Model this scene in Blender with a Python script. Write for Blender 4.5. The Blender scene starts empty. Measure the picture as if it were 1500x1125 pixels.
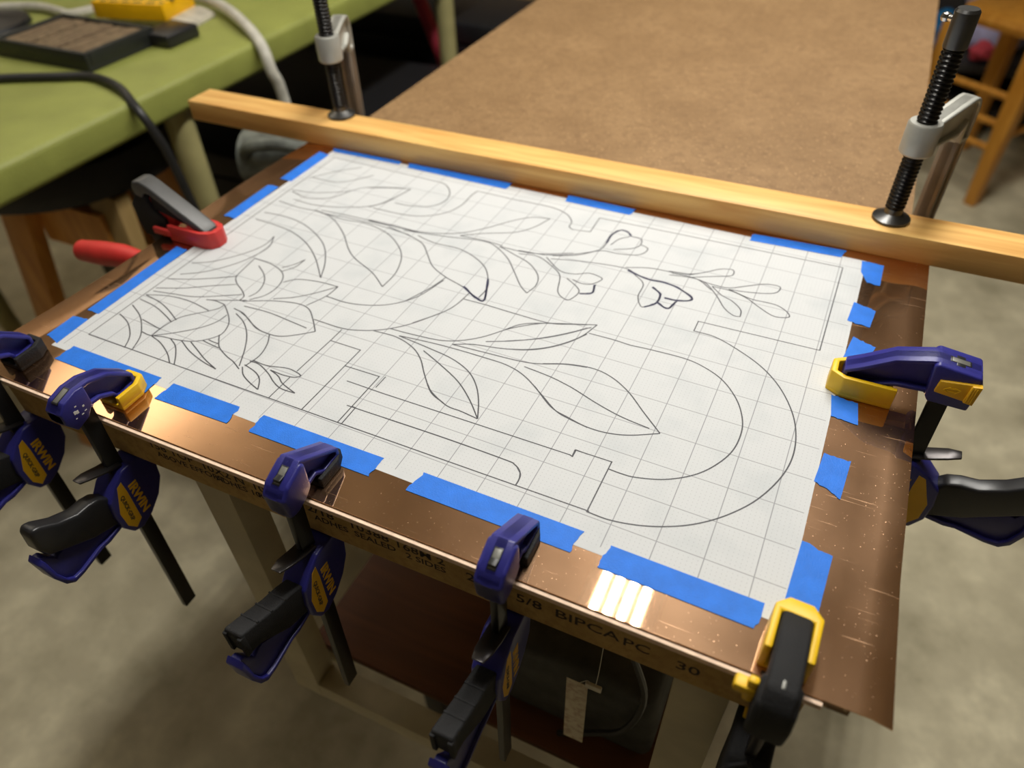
import bpy, bmesh, math, random
from mathutils import Vector, Matrix

S = 0.0254                     # everything below is written in inches
FLOOR = -30.0                  # the copper top is z = 0
random.seed(7)
scene = bpy.context.scene
COL = scene.collection

def W(x, y, z):
    return Vector((x * S, y * S, (z - FLOOR) * S))

# ---------------------------------------------------------------- camera
cam_d = bpy.data.cameras.new('camera')
cam = bpy.data.objects.new('camera', cam_d)
COL.objects.link(cam)
cam_d.sensor_fit = 'HORIZONTAL'
cam_d.sensor_width = 36.0
cam_d.lens = 1058.44 / 1500.0 * 36.0
CR = [[0.906238, 0.421983, -0.02573], [0.270815, -0.626174, -0.73114], [-0.32464, 0.655619, -0.681743]]
cam.matrix_world = Matrix.Translation(W(1.2657, -9.0274, 12.6581)) @ Matrix((
    (CR[0][0], -CR[1][0], -CR[2][0]),
    (CR[0][1], -CR[1][1], -CR[2][1]),
    (CR[0][2], -CR[1][2], -CR[2][2]))).to_4x4()
cam_d.clip_start = 0.02
cam_d.dof.use_dof = True
cam_d.dof.focus_distance = 17.0 * S
cam_d.dof.aperture_fstop = 5.2
cam_d.dof.aperture_blades = 0
scene.camera = cam

# ---------------------------------------------------------------- world, light, exposure
w = bpy.data.worlds.new('world')
scene.world = w
w.use_nodes = True
bgn = w.node_tree.nodes['Background']
bgn.inputs['Color'].default_value = (1.0, 0.9, 0.78, 1)
bgn.inputs['Strength'].default_value = 0.03

vs = scene.view_settings
vs.view_transform = 'Standard'
try:
    vs.look = 'None'
except Exception:
    pass
vs.gamma = 1.0
vs.use_curve_mapping = False
vs.exposure = 0.34

def area(name, loc, sx, sy, power, color=(1, 0.965, 0.895), rz=0.0):
    d = bpy.data.lights.new(name, 'AREA')
    d.shape = 'RECTANGLE'
    d.size = sx * S
    d.size_y = sy * S
    d.energy = power
    d.color = color
    o = bpy.data.objects.new(name, d)
    o.location = W(*loc)
    o.rotation_euler = (0, 0, rz)
    COL.objects.link(o)
    return o

CEIL = 60.0
LAMP_Z = 40.0
TUBES = [-6.70, -5.55, -4.40, -3.25]
for tx in TUBES:                                   # the four bare tubes of the shop light seen in the copper
    area('tube_light', (tx, 22, LAMP_Z - 0.45), 0.34, 44, 3.1)
# added unseen fill light farther back, so the tubes can be dimmer
area('back_fill', (2, 52, 50), 8, 28, 7.0)
# added unseen uplight near the left wall, brightens the ceiling mirrored in the copper
up = area('ceiling_wash', (-86, 45, CEIL - 14.0), 10, 50, 14.0)
up.rotation_euler = (math.pi, 0, 0)
# added unseen fill light that lifts the floor at the left
area('left_fill', (-56, 0, 52), 8, 36, 1.8)

# ---------------------------------------------------------------- materials
def new_mat(name):
    m = bpy.data.materials.new(name)
    m.use_nodes = True
    nt = m.node_tree
    return m, nt, nt.nodes['Principled BSDF']

def lin(r, g, b):
    f = lambda c: (c / 255 / 12.92) if c / 255 <= 0.04045 else ((c / 255 + 0.055) / 1.055) ** 2.4
    return (f(r), f(g), f(b), 1)

def plain(name, rgb, rough=0.5, metal=0.0, spec=0.5, var=0.12, vscale=60.0, bump=0.0, bscale=300.0, coat=0.0):
    m, nt, p = new_mat(name)
    p.inputs['Roughness'].default_value = rough
    p.inputs['Metallic'].default_value = metal
    p.inputs['Specular IOR Level'].default_value = spec
    p.inputs['Coat Weight'].default_value = coat
    tc = nt.nodes.new('ShaderNodeTexCoord')
    n = nt.nodes.new('ShaderNodeTexNoise')
    n.inputs['Scale'].default_value = vscale
    n.inputs['Detail'].default_value = 4
    nt.links.new(tc.outputs['Object'], n.inputs['Vector'])
    r = nt.nodes.new('ShaderNodeValToRGB')
    c = rgb if len(rgb) == 4 else (*rgb, 1)
    lo = tuple(x * (1 - var) for x in c[:3]) + (1,)
    hi = tuple(min(1, x * (1 + var)) for x in c[:3]) + (1,)
    r.color_ramp.elements[0].color = lo
    r.color_ramp.elements[0].position = 0.3
    r.color_ramp.elements[1].color = hi
    r.color_ramp.elements[1].position = 0.7
    nt.links.new(n.outputs['Fac'], r.inputs['Fac'])
    nt.links.new(r.outputs['Color'], p.inputs['Base Color'])
    if bump:
        n2 = nt.nodes.new('ShaderNodeTexNoise')
        n2.inputs['Scale'].default_value = bscale
        n2.inputs['Detail'].default_value = 3
        nt.links.new(tc.outputs['Object'], n2.inputs['Vector'])
        b = nt.nodes.new('ShaderNodeBump')
        b.inputs['Strength'].default_value = bump
        b.inputs['Distance'].default_value = 0.001
        nt.links.new(n2.outputs['Fac'], b.inputs['Height'])
        nt.links.new(b.outputs['Normal'], p.inputs['Normal'])
    return m

def wood(name, c1, c2, axis='X', stretch=18.0, scale=22.0, rough=0.5, knots=False, coat=0.0):
    m, nt, p = new_mat(name)
    p.inputs['Roughness'].default_value = rough
    p.inputs['Coat Weight'].default_value = coat
    tc = nt.nodes.new('ShaderNodeTexCoord')
    mp = nt.nodes.new('ShaderNodeMapping')
    sc = [scale * 4] * 3
    sc['XYZ'.index(axis)] = scale * 4 / stretch
    mp.inputs['Scale'].default_value = sc
    nt.links.new(tc.outputs['Object'], mp.inputs['Vector'])
    n = nt.nodes.new('ShaderNodeTexNoise')
    n.inputs['Scale'].default_value = 1.0
    n.inputs['Detail'].default_value = 5
    n.inputs['Distortion'].default_value = 0.6
    nt.links.new(mp.outputs['Vector'], n.inputs['Vector'])
    r = nt.nodes.new('ShaderNodeValToRGB')
    r.color_ramp.elements[0].color = c1
    r.color_ramp.elements[0].position = 0.33
    r.color_ramp.elements[1].color = c2
    r.color_ramp.elements[1].position = 0.66
    nt.links.new(n.outputs['Fac'], r.inputs['Fac'])
    out = r.outputs['Color']
    if knots:
        v = nt.nodes.new('ShaderNodeTexVoronoi')
        v.inputs['Scale'].default_value = 7.0
        nt.links.new(tc.outputs['Object'], v.inputs['Vector'])
        r2 = nt.nodes.new('ShaderNodeValToRGB')
        r2.color_ramp.elements[0].color = (1, 1, 1, 1)
        r2.color_ramp.elements[0].position = 0.03
        r2.color_ramp.elements[1].color = (0, 0, 0, 1)
        r2.color_ramp.elements[1].position = 0.075
        nt.links.new(v.outputs['Distance'], r2.inputs['Fac'])
        mx = nt.nodes.new('ShaderNodeMix')
        mx.data_type = 'RGBA'
        mx.inputs[7].default_value = (c1[0] * 0.45, c1[1] * 0.35, c1[2] * 0.25, 1)
        nt.links.new(r2.outputs['Color'], mx.inputs[0])
        nt.links.new(out, mx.inputs[6])
        out = mx.outputs[2]
    nt.links.new(out, p.inputs['Base Color'])
    b = nt.nodes.new('ShaderNodeBump')
    b.inputs['Strength'].default_value = 0.15
    b.inputs['Distance'].default_value = 0.001
    nt.links.new(n.outputs['Fac'], b.inputs['Height'])
    nt.links.new(b.outputs['Normal'], p.inputs['Normal'])
    return m

def mottled(name, cols, scales, rough=0.8, bump=0.2, speck=None, spec=0.3):
    """cols: three colours mixed by two noises; speck adds fine flecks."""
    m, nt, p = new_mat(name)
    p.inputs['Roughness'].default_value = rough
    p.inputs['Specular IOR Level'].default_value = spec
    tc = nt.nodes.new('ShaderNodeTexCoord')
    outs = []
    for s_ in scales:
        n = nt.nodes.new('ShaderNodeTexNoise')
        n.inputs['Scale'].default_value = s_
        n.inputs['Detail'].default_value = 8
        n.inputs['Roughness'].default_value = 0.62
        nt.links.new(tc.outputs['Object'], n.inputs['Vector'])
        outs.append(n)
    r = nt.nodes.new('ShaderNodeValToRGB')
    r.color_ramp.elements[0].color = cols[0]
    r.color_ramp.elements[0].position = 0.35
    r.color_ramp.elements[1].color = cols[1]
    r.color_ramp.elements[1].position = 0.65
    nt.links.new(outs[0].outputs['Fac'], r.inputs['Fac'])
    r2 = nt.nodes.new('ShaderNodeValToRGB')
    r2.color_ramp.elements[0].position = 0.45
    r2.color_ramp.elements[1].position = 0.7
    nt.links.new(outs[1].outputs['Fac'], r2.inputs['Fac'])
    mx = nt.nodes.new('ShaderNodeMix')
    mx.data_type = 'RGBA'
    mx.inputs[7].default_value = cols[2]
    nt.links.new(r2.outputs['Color'], mx.inputs[0])
    nt.links.new(r.outputs['Color'], mx.inputs[6])
    out = mx.outputs[2]
    if speck:
        n3 = nt.nodes.new('ShaderNodeTexNoise')
        n3.inputs['Scale'].default_value = speck[1]
        n3.inputs['Detail'].default_value = 2
        nt.links.new(tc.outputs['Object'], n3.inputs['Vector'])
        r3 = nt.nodes.new('ShaderNodeValToRGB')
        r3.color_ramp.elements[0].position = speck[2]
        r3.color_ramp.elements[1].position = speck[2] + 0.12
        nt.links.new(n3.outputs['Fac'], r3.inputs['Fac'])
        mx2 = nt.nodes.new('ShaderNodeMix')
        mx2.data_type = 'RGBA'
        mx2.inputs[7].default_value = speck[0]
        nt.links.new(r3.outputs['Color'], mx2.inputs[0])
        nt.links.new(out, mx2.inputs[6])
        out = mx2.outputs[2]
    nt.links.new(out, p.inputs['Base Color'])
    b = nt.nodes.new('ShaderNodeBump')
    b.inputs['Strength'].default_value = bump
    b.inputs['Distance'].default_value = 0.001
    nt.links.new(outs[1].outputs['Fac'], b.inputs['Height'])
    nt.links.new(b.outputs['Normal'], p.inputs['Normal'])
    return m

def copper_mat():
    m, nt, p = new_mat('copper')
    p.inputs['Metallic'].default_value = 1.0
    tc = nt.nodes.new('ShaderNodeTexCoord')
    def noise(vec_scale, scale, detail=4):
        mp = nt.nodes.new('ShaderNodeMapping')
        mp.inputs['Scale'].default_value = vec_scale
        nt.links.new(tc.outputs['Object'], mp.inputs['Vector'])
        n = nt.nodes.new('ShaderNodeTexNoise')
        n.inputs['Scale'].default_value = scale
        n.inputs['Detail'].default_value = detail
        nt.links.new(mp.outputs['Vector'], n.inputs['Vector'])
        return n
    tarnish = noise((1, 1, 1), 9.0, 6)
    r = nt.nodes.new('ShaderNodeValToRGB')
    r.color_ramp.elements[0].color = (0.56, 0.325, 0.185, 1)
    r.color_ramp.elements[0].position = 0.3
    r.color_ramp.elements[1].color = (0.71, 0.44, 0.265, 1)
    r.color_ramp.elements[1].position = 0.7
    nt.links.new(tarnish.outputs['Fac'], r.inputs['Fac'])
    # dust specks and scuffs
    specks = noise((1, 1, 1), 900.0, 1)
    r2 = nt.nodes.new('ShaderNodeValToRGB')
    r2.color_ramp.elements[0].position = 0.73
    r2.color_ramp.elements[1].position = 0.80
    nt.links.new(specks.outputs['Fac'], r2.inputs['Fac'])
    nt.links.new(r.outputs['Color'], p.inputs['Base Color'])
    scr = noise((60, 900, 60), 1.0, 2)
    scr2 = noise((1, 1, 1), 16.0, 5)
    p.inputs['Roughness'].default_value = 0.028
    # a second, broader lobe: the sheet is rubbed dull in patches, with dust specks
    p2 = nt.nodes.new('ShaderNodeBsdfPrincipled')
    p2.inputs['Metallic'].default_value = 1.0
    p2.inputs['Roughness'].default_value = 0.36
    nt.links.new(r.outputs['Color'], p2.inputs['Base Color'])
    mth = nt.nodes.new('ShaderNodeMapRange')
    mth.inputs['From Min'].default_value = 0.3
    mth.inputs['From Max'].default_value = 0.75
    mth.inputs['To Min'].default_value = 0.07
    mth.inputs['To Max'].default_value = 0.17
    nt.links.new(scr2.outputs['Fac'], mth.inputs['Value'])
    mps = nt.nodes.new('ShaderNodeMapping')
    mps.inputs['Rotation'].default_value = (0, 0, math.radians(62))
    mps.inputs['Scale'].default_value = (22, 800, 1)
    nt.links.new(tc.outputs['Object'], mps.inputs['Vector'])
    ns = nt.nodes.new('ShaderNodeTexNoise')
    ns.inputs['Scale'].default_value = 1.0
    ns.inputs['Detail'].default_value = 1
    nt.links.new(mps.outputs['Vector'], ns.inputs['Vector'])
    rs = nt.nodes.new('ShaderNodeMapRange')
    rs.inputs['From Min'].default_value = 0.70
    rs.inputs['From Max'].default_value = 0.78
    rs.inputs['To Max'].default_value = 0.40
    nt.links.new(ns.outputs['Fac'], rs.inputs['Value'])
    ad0 = nt.nodes.new('ShaderNodeMath')
    ad0.operation = 'ADD'
    nt.links.new(mth.outputs['Result'], ad0.inputs[0])
    nt.links.new(rs.outputs['Result'], ad0.inputs[1])
    add = nt.nodes.new('ShaderNodeMath')
    add.operation = 'ADD'
    add.use_clamp = True
    nt.links.new(r2.outputs['Color'], add.inputs[0])
    nt.links.new(ad0.outputs['Value'], add.inputs[1])
    mix = nt.nodes.new('ShaderNodeMixShader')
    nt.links.new(add.outputs['Value'], mix.inputs[0])
    nt.links.new(p.outputs[0], mix.inputs[1])
    nt.links.new(p2.outputs[0], mix.inputs[2])
    nt.links.new(mix.outputs[0], nt.nodes['Material Output'].inputs['Surface'])
    b = nt.nodes.new('ShaderNodeBump')
    b.inputs['Strength'].default_value = 0.006
    b.inputs['Distance'].default_value = 0.0002
    nt.links.new(scr.outputs['Fac'], b.inputs['Height'])
    b2 = nt.nodes.new('ShaderNodeBump')
    b2.inputs['Strength'].default_value = 0.02
    b2.inputs['Distance'].default_value = 0.002
    wav = noise((1, 1, 1), 7.0, 1)
    nt.links.new(wav.outputs['Fac'], b2.inputs['Height'])
    nt.links.new(b.outputs['Normal'], b2.inputs['Normal'])
    nt.links.new(b2.outputs['Normal'], p.inputs['Normal'])
    nt.links.new(b2.outputs['Normal'], p2.inputs['Normal'])
    return m

def paper_mat():
    m, nt, p = new_mat('grid_paper')
    p.inputs['Roughness'].default_value = 0.75
    p.inputs['Specular IOR Level'].default_value = 0.25
    tc = nt.nodes.new('ShaderNodeTexCoord')
    sep = nt.nodes.new('ShaderNodeSeparateXYZ')
    nt.links.new(tc.outputs['Object'], sep.inputs['Vector'])
    def M(op, a, b=None, c=None):
        n = nt.nodes.new('ShaderNodeMath')
        n.operation = op
        for i, v in enumerate((a, b, c)):
            if v is None:
                continue
            if isinstance(v, (int, float)):
                n.inputs[i].default_value = v
            else:
                nt.links.new(v, n.inputs[i])
        return n.outputs[0]
    x = M('MULTIPLY', sep.outputs['X'], 1 / S)
    y = M('MULTIPLY', sep.outputs['Y'], 1 / S)
    def dist(v, period):            # distance to the nearest multiple of the period
        t = M('DIVIDE', v, period)
        fr = M('FRACT', M('ADD', t, 200.5))
        return M('MULTIPLY', M('ABSOLUTE', M('SUBTRACT', fr, 0.5)), period)
    dx, dy = dist(x, 1.0), dist(y, 1.0)
    line = M('MAXIMUM', M('LESS_THAN', dx, 0.0105), M('LESS_THAN', dy, 0.0095))
    ex, ey = dist(x, 0.1), dist(y, 0.1)
    rr = M('SQRT', M('ADD', M('MULTIPLY', ex, ex), M('MULTIPLY', ey, ey)))
    dot = M('LESS_THAN', rr, 0.0095)
    # printed area stops just short of the sheet's right and lower edges
    lo = M('MULTIPLY', M('GREATER_THAN', y, -0.62), M('LESS_THAN', x, 2.62))
    mk = M('MULTIPLY', M('MAXIMUM', M('MULTIPLY', line, 0.78), M('MULTIPLY', dot, 0.42)), lo)
    n = nt.nodes.new('ShaderNodeTexNoise')      # faint smudges of rubbed-out pencil
    n.inputs['Scale'].default_value = 26.0
    n.inputs['Detail'].default_value = 4
    nt.links.new(tc.outputs['Object'], n.inputs['Vector'])
    r = nt.nodes.new('ShaderNodeValToRGB')
    r.color_ramp.elements[0].color = (0.545, 0.57, 0.585, 1)
    r.color_ramp.elements[0].position = 0.28
    r.color_ramp.elements[1].color = (0.61, 0.625, 0.635, 1)
    r.color_ramp.elements[1].position = 0.5
    nt.links.new(n.outputs['Fac'], r.inputs['Fac'])
    mx = nt.nodes.new('ShaderNodeMix')
    mx.data_type = 'RGBA'
    mx.inputs[7].default_value = (0.22, 0.22, 0.245, 1)
    nt.links.new(mk, mx.inputs[0])
    nt.links.new(r.outputs['Color'], mx.inputs[6])
    nt.links.new(mx.outputs[2], p.inputs['Base Color'])
    return m

MAT = dict(
    floor=mottled('concrete', [(0.40, 0.355, 0.235, 1), (0.78, 0.71, 0.50, 1), (0.52, 0.465, 0.32, 1)], (6.0, 16.0), 0.75, 0.25),
    ceiling=plain('ceiling_paint', (0.66, 0.60, 0.50), 0.9, vscale=3),
    wall=plain('wall_paint', (0.42, 0.37, 0.30), 0.9, vscale=3),
    copper=copper_mat(),
    paper=paper_mat(),
    ink=plain('ink', (0.055, 0.055, 0.065), 0.6),
    marker=plain('marker_ink', (0.025, 0.025, 0.075), 0.6),
    tape=plain('painters_tape', lin(22, 114, 222), 0.62, var=0.10, vscale=90, bump=0.35, bscale=1400),
    hardboard=mottled('hardboard', [lin(132, 103, 69), lin(146, 116, 80), lin(122, 94, 63)], (14.0, 120.0), 0.6, 0.10, speck=(lin(186, 152, 108), 420.0, 0.62)),
    hardboard_edge=plain('hardboard_edge', lin(244, 214, 188), 0.8, vscale=200),
    particle=mottled('particle_board', [lin(180, 148, 92), lin(200, 166, 106), lin(166, 134, 80)], (30.0, 180.0), 0.85, 0.5),
    stamp=plain('stamp_ink', (0.03, 0.016, 0.008), 0.8, var=0.3, vscale=900),
    pine=wood('pine', lin(214, 158, 84), lin(240, 195, 118), 'X', 14, 26, 0.5, True),
    white_frame=plain('cream_frame_paint', lin(190, 180, 150), 0.55, vscale=30),
    dark_frame=plain('dark_steel', (0.02, 0.02, 0.022), 0.5),
    shelf=wood('shelf_plywood', lin(92, 50, 20), lin(118, 68, 30), 'X', 10, 12, 0.6),
    blue=plain('blue_plastic', lin(46, 46, 128), 0.36, var=0.08, bump=0.12, bscale=1500),
    yellow=plain('yellow_rubber', lin(242, 196, 18), 0.45, var=0.06),
    ochre=plain('ochre_label', lin(230, 178, 24), 0.5, var=0.05),
    black=plain('black_plastic', (0.017, 0.017, 0.019), 0.34, var=0.1),
    black_rub=plain('black_rubber', (0.016, 0.016, 0.017), 0.72, spec=0.3, bump=0.5, bscale=1100),
    bar=plain('black_bar_steel', (0.016, 0.016, 0.016), 0.36, metal=0.3),
    barcut=plain('bar_end_steel', (0.22, 0.22, 0.20), 0.45, metal=0.6),
    lever=plain('lever_steel', (0.06, 0.055, 0.055), 0.3, metal=0.8),
    cast=plain('cast_iron_paint', lin(176, 176, 168), 0.42, metal=0.35, var=0.12, vscale=40),
    spine=plain('clamp_spine', lin(150, 140, 128), 0.45, metal=0.4, vscale=50),
    thread=plain('oiled_thread', (0.035, 0.034, 0.033), 0.28, metal=0.9),
    swivel=plain('swivel_steel', (0.10, 0.10, 0.098), 0.33, metal=0.9),
    chrome=plain('pin_steel', (0.6, 0.6, 0.58), 0.22, metal=1.0),
    red=plain('red_rubber', lin(205, 52, 48), 0.45, var=0.08),
    red_pole=plain('red_paint', lin(205, 66, 86), 0.5),
    grey_top=plain('grey_plastic', (0.075, 0.075, 0.074), 0.4),
    green=plain('green_plastic', lin(150, 156, 78), 0.5, var=0.10, vscale=18, bump=0.7, bscale=420),
    beige=plain('beige_steel', lin(176, 168, 116), 0.42, vscale=20),
    white_hose=plain('white_hose', lin(205, 202, 190), 0.45),
    cable_black=plain('black_cable', (0.02, 0.02, 0.02), 0.45),
    tray=plain('tray_black', (0.018, 0.02, 0.018), 0.5),
    tray_in=mottled('tray_filling', [lin(120, 100, 78), lin(150, 130, 100), lin(90, 74, 56)], (60.0, 120.0), 0.7, 0.3),
    pack=plain('yellow_card', lin(250, 190, 4), 0.45, var=0.05),
    print_black=plain('printed_black', (0.05, 0.04, 0.02), 0.6),
    clearp=plain('clear_wrap', (0.62, 0.58, 0.48), 0.2, var=0.2, vscale=60),
    stool_wood=wood('stool_wood', lin(196, 130, 58), lin(224, 160, 80), 'Z', 8, 14, 0.45),
    stool_pale=wood('stool_pale_wood', lin(150, 124, 76), lin(170, 142, 92), 'Z', 8, 14, 0.5),
    chair_wood=wood('chair_wood', lin(186, 124, 40), lin(210, 148, 58), 'Z', 8, 14, 0.4),
    black_vinyl=plain('black_vinyl', (0.014, 0.013, 0.013), 0.5),
    case=plain('case_black', (0.012, 0.012, 0.014), 0.45),
    grey_metal=plain('machine_grey', lin(104, 108, 102), 0.5, metal=0.3, var=0.45, vscale=60),
    cardboard=plain('cardboard', lin(140, 112, 76), 0.85, vscale=40),
    bluebag=plain('blue_bag', lin(22, 110, 165), 0.5, var=0.3, vscale=40),
    lilac=plain('lilac_cloth', lin(176, 172, 205), 0.85, var=0.2, vscale=50),
    redcloth=plain('red_cloth', lin(200, 70, 84), 0.85),
    darkbin=plain('dark_bin', (0.03, 0.026, 0.024), 0.6),
    grey_cloth=plain('grey_cloth', (0.085, 0.085, 0.08), 0.95, var=0.25, vscale=50, bump=0.4),
    tag=mottled('tag_paper', [lin(215, 205, 180), lin(225, 215, 192), lin(180, 150, 128)], (60.0, 140.0), 0.6, 0.1),
    tube=None, housing=plain('lamp_housing', (0.7, 0.7, 0.68), 0.5),
)
def emit(name, col, k):
    m, nt, p = new_mat(name)
    p.inputs['Base Color'].default_value = (*col, 1)
    p.inputs['Emission Color'].default_value = (*col, 1)
    p.inputs['Emission Strength'].default_value = k
    return m
MAT['tube'] = emit('lit_tube', (1, 0.95, 0.86), 2.0)

# ---------------------------------------------------------------- mesh helpers (inches)
class B:
    def __init__(s):
        s.bm = bmesh.new()
    def box(s, x0, x1, y0, y1, z0, z1, bev=0.0, seg=2):
        t = bmesh.new()
        bmesh.ops.create_cube(t, size=1)
        for v in t.verts:
            v.co = Vector(((x0 + x1) / 2 + v.co.x * (x1 - x0), (y0 + y1) / 2 + v.co.y * (y1 - y0), (z0 + z1) / 2 + v.co.z * (z1 - z0)))
        return s.add(t, bev, seg)
    def add(s, t, bev=0.0, seg=2, mat4=None, ang=28):
        if bev:
            t.normal_update()
            es = [e for e in t.edges if len(e.link_faces) == 2 and e.calc_face_angle(0) > math.radians(ang)]
            bmesh.ops.bevel(t, geom=es, offset=bev, segments=seg, affect='EDGES', profile=0.5, clamp_overlap=True)
        if mat4 is not None:
            bmesh.ops.transform(t, matrix=mat4, verts=t.verts)
        me = bpy.data.meshes.new('tmp')
        t.to_mesh(me)
        t.free()
        s.bm.from_mesh(me)
        bpy.data.meshes.remove(me)
        return s
    def prism(s, poly, axis, a, b, bev=0.0, seg=2):
        """poly in the plane perpendicular to axis: X -> (y,z), Y -> (x,z), Z -> (x,y)."""
        t = bmesh.new()
        def P(p, q):
            if axis == 'X': return (q, p[0], p[1])
            if axis == 'Y': return (p[0], q, p[1])
            return (p[0], p[1], q)
        va = [t.verts.new(P(p, a)) for p in poly]
        vb = [t.verts.new(P(p, b)) for p in poly]
        n = len(poly)
        t.faces.new(va)
        t.faces.new(vb[::-1])
        for i in range(n):
            t.faces.new((va[i], vb[i], vb[(i + 1) % n], va[(i + 1) % n]))
        bmesh.ops.recalc_face_normals(t, faces=t.faces)
        return s.add(t, bev, seg)
    def taper(s, rings):
        """loft through closed rings with equal counts of points, capped."""
        t = bmesh.new()
        R = [[t.verts.new(p) for p in r] for r in rings]
        n = len(R[0])
        t.faces.new(R[0])
        t.faces.new(R[-1][::-1])
        for a, b in zip(R, R[1:]):
            for i in range(n):
                t.faces.new((a[i], b[i], b[(i + 1) % n], a[(i + 1) % n]))
        bmesh.ops.recalc_face_normals(t, faces=t.faces)
        return t
    def loft(s, rings, bev=0.0, seg=2):
        return s.add(s.taper(rings), bev, seg)
    def tube(s, pts, r, n=10, caps=True, smooth=True, flat=None):
        pts = [Vector(p) for p in pts]
        if smooth and len(pts) > 2:
            pts = catmull(pts, 6)
        rs = r if isinstance(r, (list, tuple)) else None
        t = bmesh.new()
        rings = []
        up = Vector((0, 0, 1))
        prev = None
        for i, p in enumerate(pts):
            d = (pts[min(i + 1, len(pts) - 1)] - pts[max(i - 1, 0)]).normalized()
            if prev is None:
                a = d.cross(up)
                if a.length < 1e-3:
                    a = d.cross(Vector((1, 0, 0)))
                a.normalize()
            else:
                a = (prev - d * prev.dot(d)).normalized()
            prev = a
            b = d.cross(a)
            if rs:
                f = i / (len(pts) - 1) * (len(rs) - 1)
                k = min(int(f), len(rs) - 2)
                rad = rs[k] + (rs[k + 1] - rs[k]) * (f - k)
            else:
                rad = r
            fl = flat if flat else 1.0
            rings.append([t.verts.new(p + (a * math.cos(2 * math.pi * j / n) + b * fl * math.sin(2 * math.pi * j / n)) * rad) for j in range(n)])
        for r0, r1 in zip(rings, rings[1:]):
            for j in range(n):
                t.faces.new((r0[j], r0[(j + 1) % n], r1[(j + 1) % n], r1[j]))
        if caps:
            t.faces.new(rings[0][::-1])
            t.faces.new(rings[-1])
        bmesh.ops.recalc_face_normals(t, faces=t.faces)
        return s.add(t)
    def lathe(s, prof, c=(0, 0, 0), n=28, mat4=None):
        """prof: (radius, z) pairs, revolved about z through c."""
        t = bmesh.new()
        rings = []
        for r, z in prof:
            rings.append([t.verts.new((c[0] + r * math.cos(2 * math.pi * j / n), c[1] + r * math.sin(2 * math.pi * j / n), c[2] + z)) for j in range(n)])
        for r0, r1 in zip(rings, rings[1:]):
            for j in range(n):
                t.faces.new((r0[j], r0[(j + 1) % n], r1[(j + 1) % n], r1[j]))
        t.faces.new(rings[0][::-1])
        t.faces.new(rings[-1])
        bmesh.ops.recalc_face_normals(t, faces=t.faces)
        return s.add(t, mat4=mat4)
    def move(s, v):
        bmesh.ops.translate(s.bm, verts=s.bm.verts, vec=Vector(v))
        return s
    def xf(s, m):
        bmesh.ops.transform(s.bm, matrix=m, verts=s.bm.verts)
        return s

def catmull(pts, k):
    out = []
    n = len(pts)
    for i in range(n - 1):
        p0 = pts[i - 1] if i else pts[0] * 2 - pts[1]
        p1, p2 = pts[i], pts[i + 1]
        p3 = pts[i + 2] if i + 2 < n else pts[-1] * 2 - pts[-2]
        for j in range(k):
            t = j / k
            out.append(0.5 * ((2 * p1) + (p2 - p0) * t + (2 * p0 - 5 * p1 + 4 * p2 - p3) * t * t + (3 * p1 - p0 - 3 * p2 + p3) * t ** 3))
    out.append(pts[-1])
    return out

def mesh_from(b, name, mat, sharp=35):
    bm = b.bm
    bmesh.ops.transform(bm, matrix=Matrix.Scale(S, 4), verts=bm.verts)
    bm.normal_update()
    for f in bm.faces:
        f.smooth = True
    for e in bm.edges:
        if len(e.link_faces) == 2 and e.calc_face_angle(0) > math.radians(sharp):
            e.smooth = False
    me = bpy.data.meshes.new(name)
    bm.to_mesh(me)
    bm.free()
    me.materials.append(mat)
    return me

def part(name, b, mat, parent, label=None, sharp=35):
    """a mesh under its thing; b is written in the thing's own inches."""
    o = bpy.data.objects.new(name, mesh_from(b, name, mat, sharp))
    COL.objects.link(o)
    o.parent = parent
    if label:
        o['label'] = label
    return o

ORG = {}
def thing(name, label, cat, org, rz=0.0, group=None):
    o = bpy.data.objects.new(name, None)
    o.empty_display_size = 0.02
    COL.objects.link(o)
    o.location = W(*org)
    o.rotation_euler = (0, 0, rz)
    o['label'] = label
    o['category'] = cat
    if group:
        o['group'] = group
    ORG[o.name] = Vector(org)
    return o

def wpart(name, b, mat, root, label=None, sharp=35, parent=None):
    """like part(), with b written in room inches."""
    b.move(-ORG[root.name])
    return part(name, b, mat, parent or root, label, sharp)

def single(name, b, mat, label, cat, org, group=None, sharp=35, rz=0.0):
    """a thing that is one mesh; b in room inches"""
    b.move(-Vector(org))
    if rz:
        b.xf(Matrix.Rotation(-rz, 4, 'Z'))
    o = bpy.data.objects.new(name, mesh_from(b, name, mat, sharp))
    COL.objects.link(o)
    o.location = W(*org)
    o.rotation_euler = (0, 0, rz)
    o['label'] = label
    o['category'] = cat
    if group:
        o['group'] = group
    return o

def struct(name, b, mat):
    o = bpy.data.objects.new(name, mesh_from(b, name, mat))
    o.location = (0, 0, -FLOOR * S)
    COL.objects.link(o)
    o['kind'] = 'structure'
    return o

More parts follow.
